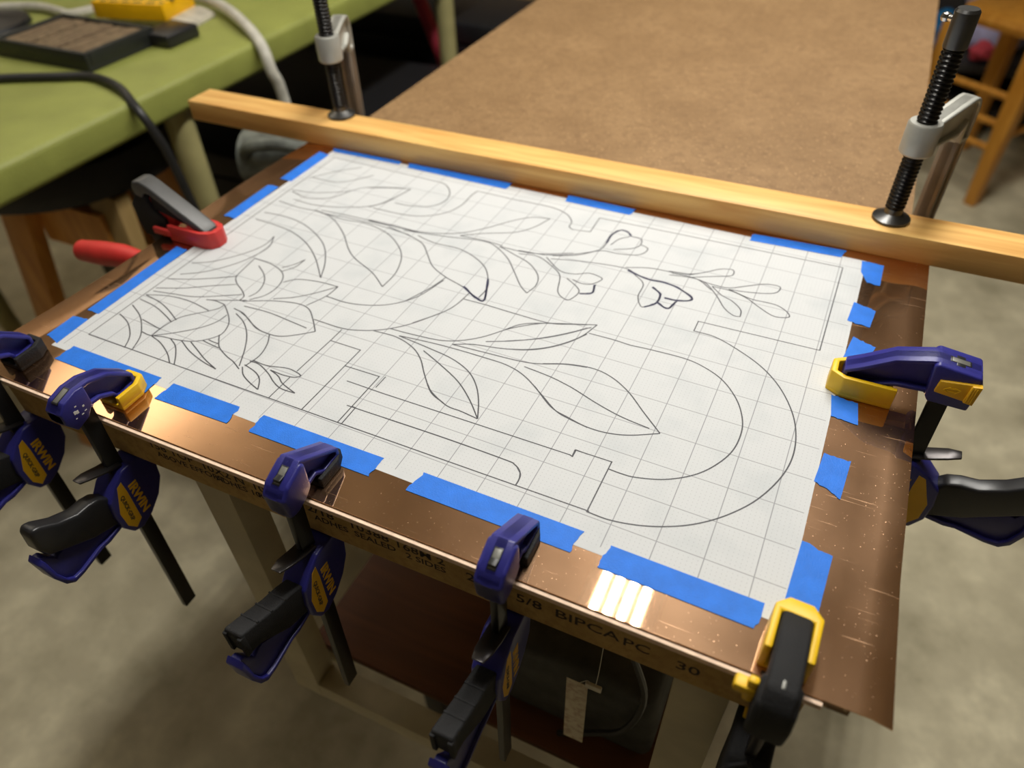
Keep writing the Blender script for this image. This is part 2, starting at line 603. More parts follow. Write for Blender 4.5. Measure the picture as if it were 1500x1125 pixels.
def lettering(parent, name, txt, size, org, xd, up, mat, ext=0.004, sx=1.0, bold=0.0, label=None):
    """flat raised letters; org is the lower left corner, in the parent's inches."""
    cu = bpy.data.curves.new('txt', 'FONT')
    cu.body = txt
    cu.size = size * S * 1.38
    cu.extrude = ext * S
    cu.offset = bold * S
    cu.resolution_u = 2
    tmp = bpy.data.objects.new('txt', cu)
    COL.objects.link(tmp)
    dg = bpy.context.evaluated_depsgraph_get()
    me = bpy.data.meshes.new_from_object(tmp.evaluated_get(dg))
    bpy.data.objects.remove(tmp)
    bpy.data.curves.remove(cu)
    me.materials.clear()
    me.materials.append(mat)
    xd, up = Vector(xd).normalized(), Vector(up).normalized()
    nz = xd.cross(up)
    M = Matrix((( xd.x * sx, up.x, nz.x), (xd.y * sx, up.y, nz.y), (xd.z * sx, up.z, nz.z))).to_4x4()
    M.translation = Vector(org) * S
    me.transform(M)
    o = bpy.data.objects.new(name, me)
    COL.objects.link(o)
    o.parent = parent
    if label:
        o['label'] = label
    return o

# ================================================================ the room
b = B(); b.box(-110, 110, -90, 170, FLOOR - 2, FLOOR); struct('floor', b, MAT['floor'])
b = B(); b.box(-110, 110, -90, 170, CEIL, CEIL + 2); struct('ceiling', b, MAT['ceiling'])
b = B(); b.box(-112, -110, -90, 170, FLOOR, CEIL); struct('wall_left', b, MAT['wall'])
b = B(); b.box(110, 112, -90, 170, FLOOR, CEIL); struct('wall_right', b, MAT['wall'])
b = B(); b.box(-110, 110, 170, 172, FLOOR, CEIL); struct('wall_back', b, MAT['wall'])
b = B(); b.box(-110, 110, -92, -90, FLOOR, CEIL); struct('wall_front', b, MAT['wall'])

# shop light: four bare tubes in a housing (mirrored in the copper)
t = thing('ceiling_light', 'four-tube shop light over the bench, mirrored as bright stripes in the copper', 'lamp', (-5, 22, LAMP_Z))
b = B(); b.prism([(-8.2, LAMP_Z + 0.1), (-7.4, LAMP_Z + 1.2), (-2.55, LAMP_Z + 1.2), (-1.75, LAMP_Z + 0.1), (-1.9, LAMP_Z + 0.1), (-2.65, LAMP_Z + 1.0), (-7.3, LAMP_Z + 1.0), (-8.05, LAMP_Z + 0.1)], 'Y', -2, 46); wpart('housing', b, MAT['dark_frame'], t)
for tx in TUBES:
    b = B(); b.tube([(tx, -.5, LAMP_Z), (tx, 44.5, LAMP_Z)], 0.26, 12, smooth=False); wpart('tube', b, MAT['tube'], t)
for ty in (6, 38):
    b = B(); b.tube([(-5, ty, LAMP_Z + 1.2), (-5, ty, CEIL)], 0.08, 6, smooth=False); wpart('hanger', b, MAT['dark_frame'], t)

t = thing('ceiling_light', 'added boxed fill light over the far part of the bench, out of the picture', 'lamp', (2, 50, 50.6))  # unseen housing made up for the added fill light
b = B(); b.box(-2.6, 6.6, 35, 65, 50.2, 51.4, .1); wpart('housing', b, MAT['dark_frame'], t)
for ty in (38, 62):
    b = B(); b.tube([(2, ty, 51.4), (2, ty, CEIL)], 0.1, 6, smooth=False); wpart('hanger', b, MAT['dark_frame'], t)
t = thing('ceiling_light', 'added open-topped uplight near the left wall, out of the picture', 'lamp', (-86, 45, CEIL - 15))  # unseen housing made up for the added uplight
b = B(); b.box(-91.5, -80.5, 19, 71, CEIL - 15.2, CEIL - 14.6, .1); wpart('housing', b, MAT['housing'], t)
for ty in (24, 66):
    b = B(); b.tube([(-86, ty, CEIL - 14.6), (-86, ty, CEIL)], 0.1, 6, smooth=False); wpart('hanger', b, MAT['dark_frame'], t)

# ================================================================ the bench
def ring_prism(poly, t_in, axis, a, b, bev=0.03):
    """closed rim following poly, t_in wide, from a to b along axis"""
    n = len(poly)
    area_ = sum(poly[i][0] * poly[(i + 1) % n][1] - poly[(i + 1) % n][0] * poly[i][1] for i in range(n))
    sg = 1 if area_ > 0 else -1
    inner = []
    for i in range(n):
        p0, p1, p2 = Vector(poly[i - 1]), Vector(poly[i]), Vector(poly[(i + 1) % n])
        d1, d2 = (p1 - p0).normalized(), (p2 - p1).normalized()
        n1, n2 = Vector((-d1.y, d1.x)) * sg, Vector((-d2.y, d2.x)) * sg
        m = n1 + n2
        if m.length < 1e-4:
            m = n1
        m.normalize()
        inner.append(p1 + m * (t_in / max(0.5, m.dot(n1))))
    def P(p, q):
        if axis == 'X': return (q, p[0], p[1])
        if axis == 'Y': return (p[0], q, p[1])
        return (p[0], p[1], q)
    t = bmesh.new()
    L = [[t.verts.new(P(p, q)) for p in pl] for pl, q in ((poly, a), (poly, b), (inner, a), (inner, b))]
    for i in range(n):
        j = (i + 1) % n
        t.faces.new((L[0][i], L[1][i], L[1][j], L[0][j]))
        t.faces.new((L[2][i], L[3][i], L[3][j], L[2][j]))
        t.faces.new((L[0][i], L[0][j], L[2][j], L[2][i]))
        t.faces.new((L[1][i], L[1][j], L[3][j], L[3][i]))
    bmesh.ops.recalc_face_normals(t, faces=t.faces)
    return t, [tuple(v) for v in inner]

def rimmed(b, poly, rim, axis, half, web, bev=0.03):
    t, inner = ring_prism(poly, rim, axis, -half, half)
    b.add(t, bev, 2)
    b.prism(poly, axis, -web, web)
    return b

TL, TR, TF, TBK = -17.6, 4.02, -2.0, 78.0
bench = thing('workbench', 'brown hardboard-topped workbench that everything is clamped to', 'workbench', (-6.8, 38, FLOOR))
b = B(); b.box(TL + .03, 3.36, TF + .06, TBK, -1.42, -0.205, 0.012, 1)
slab = wpart('tabletop', b, MAT['particle'], bench, 'particle board tabletop with stamped front edge')
b = B(); b.box(TL, TR, TF, TBK, -0.20, -0.034, 0.01, 1); wpart('surface_sheet', b, MAT['hardboard'], bench, 'brown hardboard skin')
# pale raw front edge of the hardboard skin
b = B(); b.box(TL, 3.58, TF - .085, TF - .002, -0.198, -0.045, .008, 1); wpart('edge_strip', b, MAT['hardboard_edge'], bench, 'pale raw front edge')
for lx in (-11.35, 1.1):
    b = B(); b.box(lx, lx + 1.1, -1.92, -1.0, -13.0, -1.42, .03); wpart('leg', b, MAT['white_frame'], bench)
    b = B(); b.box(lx, lx + 1.1, 48.7, 50, -13.0, -1.42, .03); wpart('leg', b, MAT['white_frame'], bench)
    for ly in (4.0, 44.0):
        b = B(); b.box(lx + .2, lx + 1.2, ly, ly + 1.2, FLOOR, -13.0, .03); wpart('lower_leg', b, MAT['dark_frame'], bench, 'dark lower leg')
    b = B(); b.box(lx + .15, lx + .95, -0.7, 48.7, -13.0, -12.2, .02); wpart('side_rail', b, MAT['white_frame'], bench)
b = B(); b.box(-10.25, 1.1, -1.9, -1.0, -13.0, -12.15, .02); wpart('front_rail', b, MAT['white_frame'], bench)
b = B(); b.box(-10.25, 1.1, 49, 49.9, -13.0, -12.15, .02); wpart('back_rail', b, MAT['white_frame'], bench)
b = B(); b.box(-11.3, 2.1, -0.65, 40, -12.18, -11.8, .02); wpart('lower_shelf', b, MAT['shelf'], bench, 'brown plywood shelf')
so = ORG['workbench']
def stamp(txt, x, z, size, sx=1.0):
    lettering(slab, 'stamp_print', txt, size, Vector((x, TF + .058, z)) - so, (1, 0, 0), (0, 0, 1), MAT['stamp'], 0.0015, sx, 0.004, 'black stamped print')
for txt_, x_, z_, h_, k_ in (
        ('158 TOP', -12.45, -.62, .25, 1.15), ('10X2 N', -10.75, -.66, .25, 1.2), ('ABOVE EFFORT', -12.3, -.92, .20, 1.15), ('ADHES 10', -10.4, -.94, .20, 1.15),
        ('1042 5', -9.2, -.66, .25, 1.2), ('REDIN', -9.1, -.94, .20, 1.1), ('2/18', -7.6, -.64, .25, 1.25), ('ADHES', -7.45, -.92, .20, 1.1),
        ('10388', -6.45, -.64, .25, 1.25), ('168M 2', -5.25, -.68, .25, 1.2), ('SEALED', -6.35, -.92, .20, 1.2), ('2 SIDES', -5.0, -.96, .20, 1.15),
        ('2.5', -3.5, -.86, .29, 1.2), ('5/8', -2.34, -.90, .30, 1.15), ('BIPCA', -1.47, -.90, .30, 1.25), ('PC', -.02, -.94, .30, 1.15), ('30', 1.05, -1.0, .30, 1.2)):
    stamp(txt_, x_, z_, h_, k_)
# ================================================================ copper sheet
t = bmesh.new()
NX, NY = 96, 64
rows = []
for j in range(NY + 1):
    row = []
    for i in range(NX + 1):
        fy = j / NY
        y = -1.985 + fy * 16.2
        xl = -18.95 + 0.42 * fy
        xr = 4.60 + 0.06 * fy
        x = xl + (xr - xl) * i / NX
        z = 0.0
        if x > TR:
            k = (x - TR) / (xr - TR)
            z += 0.03 * math.sin(k * 2.6) - 0.05 * k * k * max(0, 1 - (y + 2) / 4.5)
            if i == NX:
                x += 0.10 * max(0, 1 - (y + 2) / 3.0)
                y -= 0.03 * max(0, 1 - (y + 2) / 1.0)
        if x < TL:
            k = (TL - x) / 1.3
            z -= 0.06 * k * k * (1 + math.sin(y * .5))
        row.append(t.verts.new((x, y, z)))
    rows.append(row)
for j in range(NY):
    for i in range(NX):
        t.faces.new((rows[j][i], rows[j][i + 1], rows[j + 1][i + 1], rows[j + 1][i]))
top_faces = list(t.faces)
ret = bmesh.ops.extrude_face_region(t, geom=top_faces)
bmesh.ops.translate(t, verts=[v for v in ret['geom'] if isinstance(v, bmesh.types.BMVert)], vec=(0, 0, -0.033))
bmesh.ops.recalc_face_normals(t, faces=t.faces)
b = B(); b.add(t)
single('copper_sheet', b, MAT['copper'], 'polished copper sheet clamped flat across the bench, under the paper', 'copper sheet', (-7, 6, 0))

# ================================================================ the paper pattern
PA = math.radians(-0.92)
def pw(x, y):
    return (x * math.cos(PA) - y * math.sin(PA), x * math.sin(PA) + y * math.cos(PA))
PX0, PX1, PY0, PY1 = -17.27, 2.70, -0.80, 12.52
t = bmesh.new()
gx = [PX0 + (PX1 - PX0) * i / 40 for i in range(41)]
gy = [PY0 + (PY1 - PY0) * i / 28 for i in range(29)]
rows = [[t.verts.new((x, y, 0.005)) for x in gx] for y in gy]
for j in range(28):
    for i in range(40):
        t.faces.new((rows[j][i], rows[j][i + 1], rows[j + 1][i + 1], rows[j + 1][i]))
ret = bmesh.ops.extrude_face_region(t, geom=list(t.faces))
bmesh.ops.translate(t, verts=[v for v in ret['geom'] if isinstance(v, bmesh.types.BMVert)], vec=(0, 0, -0.004))
bmesh.ops.recalc_face_normals(t, faces=t.faces)
b = B(); b.add(t)
paper = single('pattern_sheet', b, MAT['paper'], 'large white grid paper with leaf and flower line drawing taped over the copper', 'paper', (0, 0, 0))
paper.rotation_euler = (0, 0, PA)

STROKES = [
("L",[(-16.68,-0.03),(-16.85,11.91)]),
("L",[(-16.85,11.91),(-12.51,11.8)]),
("L",[(-16.68,-0.03),(-1.55,0.13)]),
("S",[(-16.62,1.04),(-16.09,0.84),(-15.65,0.52),(-15.43,0.27),(-15.26,-0.04)]),
("S",[(-16.63,1.52),(-16.04,1.24),(-15.61,0.91),(-15.23,0.5),(-14.99,-0.02)]),
("S",[(-16.64,1.83),(-15.95,1.74),(-15.35,1.55),(-14.91,1.37)]),
("S",[(-16.64,2.06),(-16,1.96),(-15.48,1.79),(-14.85,1.5)]),
("S",[(-15.8,1.12),(-15.42,1.06),(-14.95,0.99)]),
("S",[(-15.36,0.69),(-15.11,0.66),(-14.96,0.67)]),
("S",[(-14.96,0.67),(-14.97,1.12),(-14.83,1.66),(-14.32,2.19),(-14.11,2.44),(-14.07,2.65)]),
("S",[(-14.96,0.67),(-14.42,1.07),(-13.93,1.54),(-13.7,1.94),(-13.66,2.29)]),
("S",[(-14.96,0.67),(-14.62,0.77),(-14.22,0.82),(-13.7,0.96),(-13.36,1.23),(-13.18,1.55),(-13.29,1.94),(-13.51,2.21),(-13.81,2.46),(-14.09,2.66)]),
("S",[(-14.76,2.63),(-14.44,2.69),(-14.09,2.66)]),
("S",[(-14.95,0.66),(-14.5,0.54),(-13.99,0.29),(-13.6,0)]),
("S",[(-14.4,0.81),(-14.02,0.62),(-13.72,0.34),(-13.44,-0)]),
("S",[(-14.02,0.86),(-13.46,0.6),(-12.82,0.42),(-12.27,0.33)]),
("S",[(-13.73,0.92),(-13.24,0.7),(-12.79,0.5),(-12.27,0.33)]),
("S",[(-13.22,1.5),(-13.03,1.27),(-12.81,1.06),(-12.4,0.87),(-12.05,0.76),(-11.7,0.59)]),
("S",[(-13.47,1.11),(-13.17,1.07),(-12.82,1.04)]),
("S",[(-13.34,1.2),(-13.16,1.18),(-12.96,1.18)]),
("S",[(-13.46,2.46),(-12.98,2.23),(-12.53,1.85),(-12.14,1.33),(-11.78,0.69)]),
("S",[(-13.69,2.63),(-13.26,2.55),(-12.78,2.31),(-12.3,2.13),(-11.91,2.1)]),
("S",[(-14.75,2.62),(-14.35,2.77),(-13.62,3.09)]),
("S",[(-16.61,3.94),(-16.12,4.24),(-15.75,4.63),(-15.35,5.22),(-15.16,5.79),(-15.22,6.3)]),
("S",[(-16.49,3.32),(-15.92,3.7),(-15.42,4.28),(-15.09,4.92),(-14.95,5.68),(-15.22,6.3)]),
("S",[(-16.66,2.97),(-15.97,3.25),(-15.38,3.57),(-14.77,3.95)]),
("S",[(-16.63,2.45),(-15.83,2.8),(-15.09,3.26),(-14.47,3.61)]),
("S",[(-16.59,2.3),(-15.94,2.43),(-15.17,2.6),(-14.32,3.05),(-13.94,3.27)]),
("S",[(-16.65,2.07),(-15.94,2.3),(-15.17,2.36),(-14.31,2.24)]),
("S",[(-14.92,5),(-14.84,4.35),(-14.75,3.92),(-14.48,3.65),(-14.1,3.44),(-13.84,3.23),(-13.81,3.02)]),
("S",[(-14.91,4.98),(-14.22,4.94),(-13.65,4.74),(-13.35,4.44),(-13.21,4),(-13.27,3.53),(-13.56,3.15)]),
("S",[(-14.52,4.7),(-14.05,4.39),(-13.74,4.02),(-13.6,3.58),(-13.68,3.26)]),
("S",[(-13.49,2.84),(-12.64,2.89),(-11.78,2.82),(-11.13,2.75)]),
("S",[(-12.93,3.48),(-12.4,3.8),(-11.96,4.22),(-11.51,4.78)]),
("S",[(-13.22,4.28),(-12.91,4.59),(-12.25,4.75),(-11.51,4.78)]),
("S",[(-11.51,4.78),(-11.55,4.24),(-11.81,3.61)]),
("S",[(-13.72,3),(-13.01,3.34),(-12.5,3.51),(-12.02,3.59),(-11.62,3.5),(-11.21,3.15),(-10.81,2.73)]),
("S",[(-10.81,2.73),(-11.19,2.4),(-11.56,2.16),(-11.92,2.1),(-12.45,2.16),(-13,2.43),(-13.49,2.61)]),
("S",[(-11.91,2.08),(-11.69,1.72),(-11.56,1.24),(-11.64,0.75)]),
("S",[(-11.68,0.7),(-11.44,0.46),(-11.1,0.3),(-10.7,0.17)]),
("S",[(-10.7,0.17),(-10.93,0.5),(-11.23,0.68),(-11.68,0.79)]),
("S",[(-11.66,0.97),(-11.32,0.96),(-10.87,0.78),(-10.51,0.57),(-10.17,0.45),(-9.73,0.46)]),
("S",[(-11.61,1.03),(-11.12,1.01),(-10.54,1.15),(-10.18,1.12),(-10,1.06)]),
("S",[(-10.91,0.91),(-10.48,0.89),(-10.13,0.94),(-10,1.06)]),
("S",[(-10.91,0.91),(-10.55,0.8),(-10.26,0.62),(-9.73,0.46)]),
("L",[(-10.17,3.1),(-10.17,2.65),(-10.22,1.17)]),
("L",[(-10.24,0.89),(-10.24,0.04)]),
("L",[(-10.17,2.58),(-9.17,2.58),(-9.2,0.05)]),
("L",[(-9.15,1.87),(-8.1,1.89),(-8.11,0.08)]),
("L",[(-8,0.67),(-7.99,0.07)]),
("L",[(-7.94,1.94),(-7.95,1.51)]),
("L",[(-8.77,1.4),(-7.68,1.39),(-2.54,1.45),(-2.46,1.43),(-2.46,1.65),(-2.18,1.64)]),
("L",[(-8.09,0.67),(-8,0.67)]),
("S",[(-7.2,0.67),(-5.48,0.7),(-3.85,0.69),(-3.57,0.65),(-3.38,0.52),(-3.3,0.35)]),
("L",[(-8.24,0.65),(-7.2,0.67)]),
("S",[(-3.47,0.59),(-3.33,0.45),(-3.29,0.27),(-3.29,0.1)]),
("S",[(-11.55,4.24),(-10.79,4.22),(-10.09,4.39),(-9.5,4.73),(-9.02,5.35),(-8.73,6.38)]),
("S",[(-9.25,4.99),(-9.15,5.23),(-8.89,5.91),(-8.74,6.56)]),
("S",[(-11.19,3.17),(-10.21,3.16),(-9.61,3.32),(-9.07,3.61),(-8.52,4.13),(-7.94,5)]),
("S",[(-8.5,4.18),(-7.98,4.93),(-7.78,5.44),(-7.7,6.11)]),
("S",[(-9.32,3.44),(-8.58,3.46),(-7.94,3.27),(-7.48,2.94),(-7.05,2.44),(-6.55,1.93),(-6.06,1.72)]),
("S",[(-6.8,2.17),(-6.53,1.94),(-5.96,1.68),(-5.53,1.65),(-5.03,1.59)]),
("S",[(-5.03,1.59),(-5.3,2.15),(-5.63,2.64),(-6.07,3.03),(-6.7,3.29),(-7.5,3.42),(-8.54,3.54)]),
("S",[(-5.03,1.59),(-5.53,2.1),(-6.12,2.57),(-6.86,2.95),(-7.58,3.27)]),
("S",[(-8.54,3.54),(-7.72,3.63),(-6.92,3.68),(-5.94,3.69),(-5.23,3.66),(-4.63,3.46),(-3.98,3.03),(-3.41,2.64),(-2.97,2.51),(-2.49,2.43)]),
("S",[(-8.96,3.71),(-8.26,3.74),(-7.38,3.84),(-6.82,4.09),(-6.35,4.48),(-5.84,5.1),(-5.26,5.58),(-4.89,5.77),(-3.95,6.11)]),
("S",[(-6.21,4.3),(-5.53,4.64),(-4.86,5.08),(-4.28,5.58),(-3.9,5.98)]),
("S",[(-7,3.82),(-6.48,4.05),(-5.76,4.2),(-5.08,4.42),(-4.57,4.74),(-4.13,5.2),(-3.8,5.73)]),
("S",[(-7,3.82),(-6.04,3.88),(-5.11,3.94),(-4.56,4.04),(-3.88,4.32),(-3.29,4.45)]),
("S",[(-4.81,3.8),(-4.04,3.72),(-3.41,3.58),(-2.88,3.4)]),
("S",[(-5.96,4.99),(-5.63,5.4),(-5,5.73),(-3.69,6.23)]),
("S",[(-5.73,4.54),(-4.99,4.97),(-4.38,5.46),(-3.8,6.06)]),
("S",[(-5.58,4.24),(-4.96,4.5),(-4.4,4.92),(-3.92,5.55),(-3.69,6.23)]),
("S",[(-3.77,5.79),(-3.04,5.8),(-2.55,5.77),(-2.03,5.81),(-1.06,5.83),(-0.46,5.68),(0.05,5.39),(0.48,4.91),(0.75,4.39),(0.88,3.84),(0.84,3.16),(0.6,2.56),(0.22,2.05),(-0.34,1.65),(-0.95,1.44),(-1.29,1.41),(-1.57,1.42)]),
("S",[(-4.41,4.11),(-3.8,4.36),(-3.13,4.47),(-2.57,4.35),(-1.99,4),(-1.43,3.48),(-0.85,2.96)]),
("S",[(-3.28,3.54),(-2.5,3.27),(-1.84,3.1),(-1.13,3.01)]),
("S",[(-4.25,3.23),(-3.56,2.71),(-3.04,2.55),(-2.51,2.44),(-1.98,2.46),(-1.46,2.62),(-0.85,2.96)]),
("L",[(-2.47,1.42),(-2.48,1.64),(-1.58,1.65),(-1.58,0.1)]),
("S",[(-1.58,0.1),(-1.06,0.1),(-0.45,0.23),(0.12,0.46),(0.65,0.79),(1.16,1.27),(1.63,1.92),(1.97,2.72),(2.11,3.46),(2.06,4.22),(1.84,4.96),(1.39,5.74),(0.8,6.34),(0.04,6.79),(-0.59,7.04),(-1.17,7.06)]),
("L",[(-1.17,7.06),(-1.17,7.52)]),
("L",[(-1.18,7.53),(2.08,7.61),(2.1,11.87)]),
("L",[(-5.7,11.71),(2.09,11.88)]),
("L",[(-6.25,10.65),(-5.67,10.75),(-5.7,11.71)]),
("S",[(-8.74,11.71),(-7.9,11.73),(-7.33,11.7),(-6.81,11.49),(-6.48,11.11),(-6.43,10.78),(-6.25,10.65)]),
("S",[(-16.74,10.11),(-16.09,10.96),(-15.36,11.65)]),
("S",[(-16.62,10.22),(-15.58,10.26),(-14.99,10.73),(-14.58,11.28)]),
("S",[(-16.72,9.14),(-15.79,9.3),(-14.76,9.85),(-14.33,10.34),(-13.34,10.76),(-12.75,10.89)]),
("S",[(-16.65,9.05),(-15.85,8.86),(-15.06,9.2),(-14.67,9.9)]),
("S",[(-16.22,8.59),(-15.23,8.56),(-14.17,8.85),(-13.33,9.32),(-12.96,9.99),(-12.73,10.84)]),
("S",[(-16.64,8.29),(-15.71,8.19),(-14.85,8.23),(-14.07,8.02),(-13.18,7.38),(-12.5,6.7),(-11.95,6.29),(-10.97,5.83),(-10.27,5.33)]),
("S",[(-10.27,5.33),(-10.3,6.12),(-10.62,6.96),(-11.17,7.56),(-11.93,8.02),(-12.88,8.22),(-13.79,8.14),(-15.01,8.27)]),
("S",[(-16.55,6.93),(-15.69,6.9),(-14.83,6.76),(-13.92,6.37),(-13.12,5.78),(-12.29,4.95)]),
("S",[(-16.58,7.43),(-15.8,7.49),(-14.95,7.38),(-14.05,7),(-13.28,6.46),(-12.68,5.7),(-12.29,4.95)]),
("S",[(-13.76,4.91),(-13.51,5.24),(-13.37,5.58)]),
("S",[(-13.63,4.75),(-13.4,5.11),(-13.37,5.58)]),
("S",[(-14.81,8.35),(-13.63,8.43),(-12.14,8.44),(-11.23,8.43)]),
("S",[(-14.69,8.19),(-13.54,8.3),(-12.04,8.28),(-11.08,8.19)]),
("S",[(-14.2,10.38),(-13.45,10.69),(-12.71,10.91)]),
("S",[(-13.39,9.19),(-13.02,9.74),(-12.83,10.4),(-12.71,10.91)]),
("S",[(-12.5,11.79),(-11.78,11.73),(-11.27,11.24),(-11.13,10.61),(-11.43,10.09),(-12.12,9.85),(-12.7,9.82)]),
("S",[(-10.41,11.72),(-10.45,11.3),(-10.44,10.63),(-10.66,9.98),(-11.19,9.49),(-11.92,9.25),(-13.22,9.21)]),
("L",[(-10.41,11.73),(-8.73,11.7)]),
("S",[(-12.91,8.48),(-11.87,8.51),(-10.83,8.51),(-9.71,8.89),(-8.96,9.57),(-8.36,10.34),(-7.83,10.83),(-7.22,10.99)]),
("S",[(-7.22,10.99),(-7.51,10.25),(-7.96,9.72),(-8.82,9.28),(-9.51,8.83)]),
("S",[(-11.42,8.35),(-10.69,8.47),(-9.77,8.62),(-8.89,8.8),(-8.29,8.78),(-7.52,8.28),(-6.95,7.64),(-6.49,7.09),(-6.14,6.8)]),
("S",[(-6.14,6.8),(-6.05,7.28),(-6.23,7.79),(-6.74,8.26),(-7.38,8.52),(-8.01,8.76)]),
("S",[(-8.01,8.76),(-7.24,8.77),(-6.63,8.89),(-5.69,9.35)]),
("S",[(-9.51,8.83),(-8.61,8.88),(-7.95,8.83)]),
("S",[(-12.85,8.4),(-11.81,8.43),(-10.73,8.45)]),
("S",[(-12,8.35),(-11.06,8.15),(-10.41,7.9),(-9.92,7.41),(-9.43,6.9),(-8.76,6.55),(-8.01,6.3),(-7.43,5.95)]),
("S",[(-10.8,8.27),(-10.08,8.1),(-9.16,8.11),(-8.45,7.87),(-7.89,7.49),(-7.52,6.97),(-7.33,6.47),(-7.34,6.03)]),
("K",[(-7.52,6.97),(-7.14,6),(-7.39,5.97),(-8.03,6.33)]),
("S",[(-7.72,5.78),(-7,5.79),(-6.04,5.76),(-4.95,5.76),(-4.31,5.98)]),
("S",[(-7.35,8.8),(-6.61,8.87),(-6.3,8.96),(-5.57,9.35),(-5.02,9.84),(-4.94,10.3),(-4.95,10.87),(-4.78,11.24),(-4.52,11.21),(-4.36,11.03)]),
("K",[(-4.94,10.3),(-4.95,10.87),(-4.78,11.24),(-4.52,11.21),(-4.36,11.03)]),
("S",[(-4.36,11.03),(-4,10.99),(-3.91,10.65),(-4.07,10.35),(-4.6,10.05)]),
("S",[(-3.89,10.66),(-3.63,10.54),(-3.65,10.25),(-3.86,10.02),(-4.4,9.88),(-4.96,9.82),(-5.54,9.29),(-6.24,8.94)]),
("S",[(-4.78,10.27),(-4.64,10.71),(-4.39,10.97)]),
("S",[(-7.27,8.63),(-6.65,8.72),(-6.07,8.43),(-5.6,8.03),(-5.33,7.25),(-5.02,6.99),(-4.85,7.02),(-4.74,7.43),(-4.89,7.68),(-5.34,7.98)]),
("S",[(-6.38,8.79),(-5.71,8.28),(-5.23,8.28),(-4.84,8.5),(-4.52,8.47),(-4.35,8.35),(-4.55,8),(-4.84,7.91),(-5.15,7.98)]),
("K",[(-4.7,7.4),(-4.38,7.58),(-4.45,8)]),
("S",[(-6.22,8.77),(-5.19,9.04),(-3.91,9.2),(-3.5,8.96),(-3.14,8.62),(-3.09,8),(-2.91,7.61),(-2.76,7.55),(-2.51,7.86),(-2.53,8.33),(-2.85,8.58)]),
("S",[(-3.91,9.25),(-3.22,9.51),(-2.5,9.57),(-2.03,9.65),(-1.55,10.03)]),
("K",[(-3.81,9.12),(-3.12,8.92),(-2.59,8.94),(-2.11,8.83),(-1.61,8.48),(-1.93,8.24),(-2.36,8.2)]),
("K",[(-2.76,7.55),(-2.51,7.86),(-2.53,8.33),(-2.85,8.58)]),
("K",[(-2.5,7.91),(-2.13,7.75),(-2,8.17)]),
("S",[(-2.53,9.51),(-1.96,9.55),(-1.62,9.45),(-1.23,9.14)]),
("S",[(-2.64,9.59),(-1.99,9.71),(-1.58,10.01),(-1.26,10.31),(-0.93,10.43),(-0.83,10.3),(-0.89,10.08),(-1.36,9.84),(-1.91,9.55)]),
("S",[(-2.58,9.4),(-1.85,9.52),(-1.42,9.38),(-0.99,8.89),(-0.66,8.42),(-0.35,8.19),(-0.16,8.21)]),
("S",[(-0.16,8.21),(-0.23,8.54),(-0.55,8.85),(-0.89,9.01),(-1.25,9.33)]),
("S",[(-1.91,9.55),(-1.3,9.43),(-0.78,9.45),(-0.37,9.72),(0.11,10.05),(0.48,10.13),(0.6,10.03),(0.51,9.75),(0.17,9.57),(-0.39,9.43),(-0.77,9.38)]),
("S",[(-1.25,9.33),(-0.71,9.33),(-0.2,9.16),(0.23,8.86),(0.69,8.61),(1.07,8.73),(0.98,8.96),(0.66,9.16),(0.25,9.17),(-0.08,9.17),(-0.77,9.38)]),
]

def ribbon(t, pts, wd, z):
    n = len(pts)
    vs_ = []
    for i, p in enumerate(pts):
        d = (pts[min(i + 1, n - 1)] - pts[max(i - 1, 0)])
        if d.length < 1e-6:
            d = Vector((1, 0))
        d.normalize()
        nn = Vector((-d.y, d.x)) * wd / 2
        vs_.append((t.verts.new((p.x + nn.x, p.y + nn.y, z)), t.verts.new((p.x - nn.x, p.y - nn.y, z))))
    for a, c in zip(vs_, vs_[1:]):
        t.faces.new((a[0], a[1], c[1], c[0]))
ti = bmesh.new()
DRAW = [('ink_drawing', ti, MAT['ink'], 'dark ink outlines')]
for si, (kind, pts) in enumerate(STROKES):
    z = 0.0066 + 0.00002 * (si % 40)
    pts = [Vector(p) for p in pts]
    if kind == 'L':
        for a, c in zip(pts, pts[1:]):
            d = (c - a).normalized() * 0.012
            ribbon(ti, [a - d, c + d], 0.030, z)
        continue
    cur = catmull(pts, 8)
    if kind == 'K':
        tm = bmesh.new()
        ribbon(tm, cur, 0.064, z + .0012)
        ribbon(tm, [p + Vector((0.025 * math.sin(i * .9), 0.03)) for i, p in enumerate(cur)], 0.03, z + .0012)
        DRAW.append(('marker_stroke', tm, MAT['marker'], 'bolder blue-black marker line'))
    else:
        ribbon(ti, cur, 0.034, z)
for nm, tt, mm, lb in DRAW:
    for f in tt.faces:
        if f.normal.z < 0:
            f.normal_flip()
    b = B(); b.add(tt)
    part(nm, b, mm, paper, lb)

# ================================================================ tape strips
def tape(pts, label, torn=(0, 2), seed=0):
    """pts: four or more corners in room inches, in order; sides in torn get ragged"""
    rnd = random.Random(seed)
    out = []
    n = len(pts)
    for i in range(n):
        a, c = Vector(pts[i]), Vector(pts[(i + 1) % n])
        L = (c - a).length
        out.append(a)
        if i in torn:
            k = max(4, int(L / 0.07))
            d = (c - a).normalized()
            nn = Vector((-d.y, d.x))
            off = 0
            for j in range(1, k):
                off = 0.6 * off + rnd.uniform(-0.028, 0.028)
                out.append(a + (c - a) * j / k + nn * off)
    cx = sum(p.x for p in out) / len(out)
    cy = sum(p.y for p in out) / len(out)
    b = B()
    b.prism([(p.x, p.y) for p in out], 'Z', 0.0095, 0.0150)
    single('masking_tape', b, MAT['tape'], label, 'tape', (cx, cy, 0), group='blue tape strips around the paper')
F13 = (1, 3)
F02 = (0, 2)
